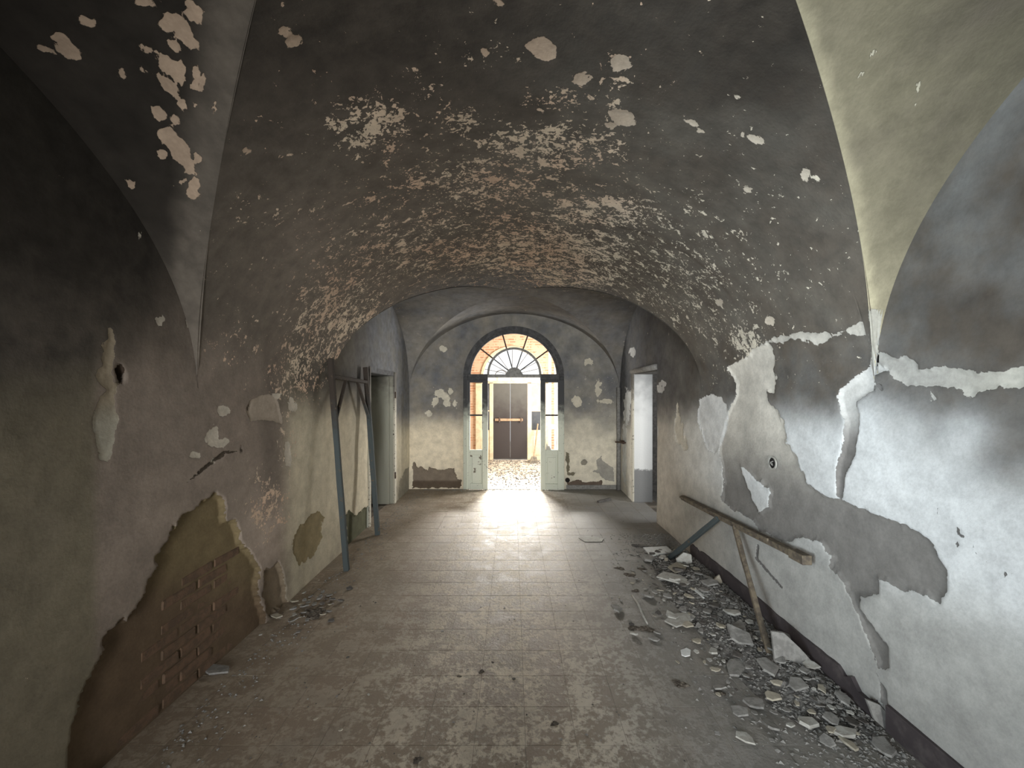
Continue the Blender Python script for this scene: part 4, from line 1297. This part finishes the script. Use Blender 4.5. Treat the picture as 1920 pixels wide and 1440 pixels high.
slab('white_flake', [(1276, 1220), (1283, 1218), (1287, 1216), (1295, 1220), (1294, 1230), (1285, 1232), (1278, 1229)], 'frag_white', 0.006, 'small bright white star-like flake alone on the grey floor')
slab('plaster_slab', [(1362, 1250), (1368, 1240), (1380, 1238), (1392, 1246), (1396, 1258), (1386, 1269), (1368, 1268)], 'frag_grey', 0.014, 'rounded grey plaster disc, left one of the two touching discs on the floor')
slab('plaster_slab', [(1381, 1238), (1396, 1236), (1412, 1240), (1419, 1252), (1410, 1258), (1398, 1256), (1393, 1246)], 'frag_grey', 0.014, 'rounded grey plaster disc, right one of the two touching discs on the floor')
slab('plaster_slab', [(1246, 1166), (1262, 1154), (1290, 1150), (1304, 1158), (1290, 1170), (1268, 1177)], 'frag_pale', 0.012, 'wide flat pale plaster sheet lying at the inner edge of the rubble', 0.006)
slab('white_board', [(1206, 1028), (1250, 1026), (1262, 1036), (1226, 1043), (1216, 1040)], 'frag_white', 0.012, 'white flat board on the floor before the far leg of the toppled rail', 0.004, 'board')
slab('plaster_slab', [(1231, 1083), (1244, 1074), (1275, 1080), (1300, 1096), (1284, 1098), (1262, 1092)], 'frag_pale', 0.014, 'long pale green-grey plaster sheet on top of the rubble', 0.035)
slab('plaster_slab', [(1252, 1065), (1268, 1056), (1288, 1062), (1284, 1072), (1266, 1075)], 'frag_cream', 0.012, 'cream diamond-shaped plaster piece near the far leg of the toppled rail', 0.035)
slab('plaster_slab', [(1300, 1108), (1318, 1099), (1336, 1106), (1342, 1114), (1332, 1124), (1318, 1124)], 'frag_white', 0.02, 'crumpled pale blue-white plaster lump in the middle of the rubble', 0.03)
slab('plaster_slab', [(1555, 1372), (1572, 1366), (1606, 1374), (1604, 1384), (1580, 1386)], 'frag_pale', 0.018, 'pale long plaster chunk at the near end of the rubble', 0.01)
slab('floor_scrap', [(1085, 1009), (1110, 1006), (1132, 1010), (1128, 1016), (1096, 1016)], 'frag_pale', 0.004, 'thin pale paper-like scrap lying flat right of the floor centre', 0.003, 'scrap')
slab('plaster_slab', [(505, 1155), (520, 1151), (530, 1156), (518, 1160)], 'frag_cream', 0.008, 'thin pale sliver beside the little heap at the left wall', 0.012)
slab('plaster_slab', [(372, 1252), (398, 1248), (430, 1252), (428, 1262), (392, 1266)], 'frag_grey', 0.012, 'flat plaster piece in the dark near left wall corner', 0.004)
# leaning pieces
for px, mat, lab in (([(1447, 1184), (1470, 1187), (1500, 1215), (1525, 1243), (1498, 1258), (1472, 1262), (1454, 1250)], 'frag_grey', 'large grey plaster slab leaning on the skirting beside the near leg'),
                     ([(1335, 1090), (1349, 1078), (1354, 1090), (1352, 1100), (1340, 1102)], 'frag_cream', 'cream triangular plaster piece propped up at the skirting'),
                     ([(1268, 1048), (1282, 1036), (1296, 1040), (1298, 1054), (1290, 1062), (1270, 1058)], 'frag_pale', 'pale pointed plaster piece propped by the far leg'),
                     ([(1625, 1312), (1650, 1322), (1662, 1336), (1660, 1368), (1640, 1350)], 'frag_grey', 'grey plaster wedge standing at the break in the skirting')):
    base = max(y for _, y in px)
    d0 = F * EYE / (base - CY)
    pts = []
    for x, y in px:
        t_ = (base - y) * d0 / F
        pts.append(on_y(x, y, d0 + 0.25 * t_ + 0.0))
    tag(prism('leaning_slab', pts, 0.014, mat, None, nrm=(0, 1, 0)), lab, 'plaster fragment')


# dirt clumps, sticks
def clump(name, cx, cy, r, h, seed, label, cat='dirt clump', mat='dirt', group=None):
    q = random.Random(seed)
    p = on_floor(cx, cy)
    bm = bmesh.new()
    bmesh.ops.create_icosphere(bm, subdivisions=3, radius=1)
    ph_ = [q.uniform(0, 6.28) for _ in range(6)]
    for v in bm.verts:
        g = math.atan2(v.co.y, v.co.x)
        f_ = 1 + 0.22 * math.sin(2 * g + ph_[0]) + 0.18 * math.sin(3 * g + ph_[1]) + 0.12 * math.sin(7 * g + ph_[2]) + q.uniform(-0.08, 0.08)
        v.co = Vector((v.co.x * r * f_ * 1.2, v.co.y * r * f_, max(0, v.co.z * h * (0.7 + 0.5 * math.sin(9 * v.co.x + ph_[3]) * math.sin(8 * v.co.y + ph_[4])))))
    for v in bm.verts: v.co += p
    return tag(link(name, bm_mesh(name, bm), M[mat]), label, cat, group)


for i, (x, y, r, lab) in enumerate([(1162, 1066, 0.05, 'dark dirt clump farthest left of the rubble, near the white board'), (1180, 1078, 0.055, 'dark ring-like dirt clump beside the rubble'), (1205, 1068, 0.05, 'brown dirt clump touching the rubble, left of the long pale sheet'),
                                    (1192, 1108, 0.04, 'dark dirt clump at the top end of the pale twig'), (1212, 1180, 0.06, 'dark dirt clump at the lower end of the pale twig'), (1190, 1178, 0.05, 'curled dark scrap left of the twig end'),
                                    (903, 1259, 0.022, 'small black dropping, larger one at the floor centre'), (861, 1268, 0.014, 'small black crumb left of the larger one at the floor centre'), (924, 1242, 0.012, 'tiny black crumb above the larger one at the floor centre'),
                                    (1040, 1357, 0.022, 'small dark crumb in the near right floor centre'), (1275, 1283, 0.05, 'dark dirt smear near the two discs'), (1350, 1300, 0.03, 'dark dirt bit below the two discs'), (783, 1425, 0.025, 'dark crumb at the near edge of the floor'),
                                    (590, 1150, 0.10, 'dark dirt mound under the little heap at the left wall')]):
    clump('dirt_clump', x, y, r * 0.72, r * (0.30 if r < 0.03 else 0.22), 40 + i, lab)
a_, b_ = on_floor(1185, 1116, 0.02), on_floor(1214, 1170, 0.02)
tg = tube('twig', [a_, a_.lerp(b_, 0.35) + Vector((0.01, 0, 0.004)), a_.lerp(b_, 0.7), b_], [0.008, 0.011, 0.010, 0.006], 'frag_pale', seg=8)
tag(tg, 'pale broken twig on the floor left of the rubble', 'twig')
st = beam('wood_stick', on_floor(1121, 941, 0.015), on_floor(1144, 935, 0.015), 0.05, 0.03, 'frag_dark', rough=0.003)
tag(st, 'short charred stick on the floor before the far right wall', 'stick')
st = beam('wood_stick', on_floor(1184, 1021, 0.01), on_floor(1216, 1026, 0.01), 0.02, 0.015, 'frag_dark', rough=0.003)
tag(st, 'thin dark lath on the floor beside the white board', 'stick')
for k, (p_, q_) in enumerate([((1372, 1152), (1420, 1190)), ((1395, 1160), (1440, 1205)), ((1520, 1290), (1560, 1345)), ((1340, 1135), (1375, 1150))]):
    st = beam('wood_lath', on_floor(*p_, 0.03), on_floor(*q_, 0.025), 0.022, 0.012, 'frag_dark', rough=0.002)
    tag(st, 'dark broken lath lying in the rubble by the right skirting', 'lath', 'laths in the rubble')

# fine crumbs nobody could count
V_, F_ = [], []


def crumb(x, y, z, r):
    b0 = len(V_)
    g0 = rnd.uniform(0, 6.28)
    for k in range(3):
        g = g0 + 2.1 * k + rnd.uniform(-0.4, 0.4)
        V_.append((x + r * math.cos(g), y + r * math.sin(g), z))
    V_.append((x + rnd.uniform(-0.3, 0.3) * r, y + rnd.uniform(-0.3, 0.3) * r, z + r * rnd.uniform(0.3, 0.8)))
    F_.extend([(b0, b0 + 1, b0 + 3), (b0 + 1, b0 + 2, b0 + 3), (b0 + 2, b0, b0 + 3)])


for _ in range(6000):
    y = rnd.uniform(1.9, 5.2)
    x = XR - 0.03 - abs(rnd.gauss(0, 0.3))
    if x > 0.4: crumb(x, y, max(0.001, mound(x, y) - 0.002), rnd.uniform(0.003, 0.016))
for _ in range(900):
    crumb(min(1.8, max(XL + 0.04, -1.75 + abs(rnd.gauss(0, 0.16)))), rnd.uniform(1.9, 7.4), 0.001, rnd.uniform(0.003, 0.012))
for _ in range(500):
    crumb(rnd.uniform(-1.6, 1.6), YE - 0.02 - abs(rnd.gauss(0, 0.07)), 0.001, rnd.uniform(0.004, 0.016))
nmain = len(F_)
o = link('rubble_crumbs', mesh_of('rubble_crumbs', V_, F_), M['frag_grey'])
tag(o, 'fine grey plaster crumbs strewn along both wall feet', 'rubble', kind='stuff')
V_, F_ = [], []
for _ in range(1500):
    x, y = rnd.uniform(-0.85, 0.85), rnd.uniform(7.7, 10.9)
    crumb(x, y, 0.001, rnd.uniform(0.006, 0.03))
for _ in range(170):
    p = on_floor(rnd.uniform(300, 1300), rnd.uniform(960, 1435))
    if not XL + 0.05 < p.x < XR - 0.05: continue
    crumb(p.x, p.y, 0.001, rnd.uniform(0.003, 0.008))
o = link('dark_litter', mesh_of('dark_litter', V_, F_), M['frag_dark'])
tag(o, 'small dark litter strewn over the bright porch floor and corridor tiles', 'litter', kind='stuff')
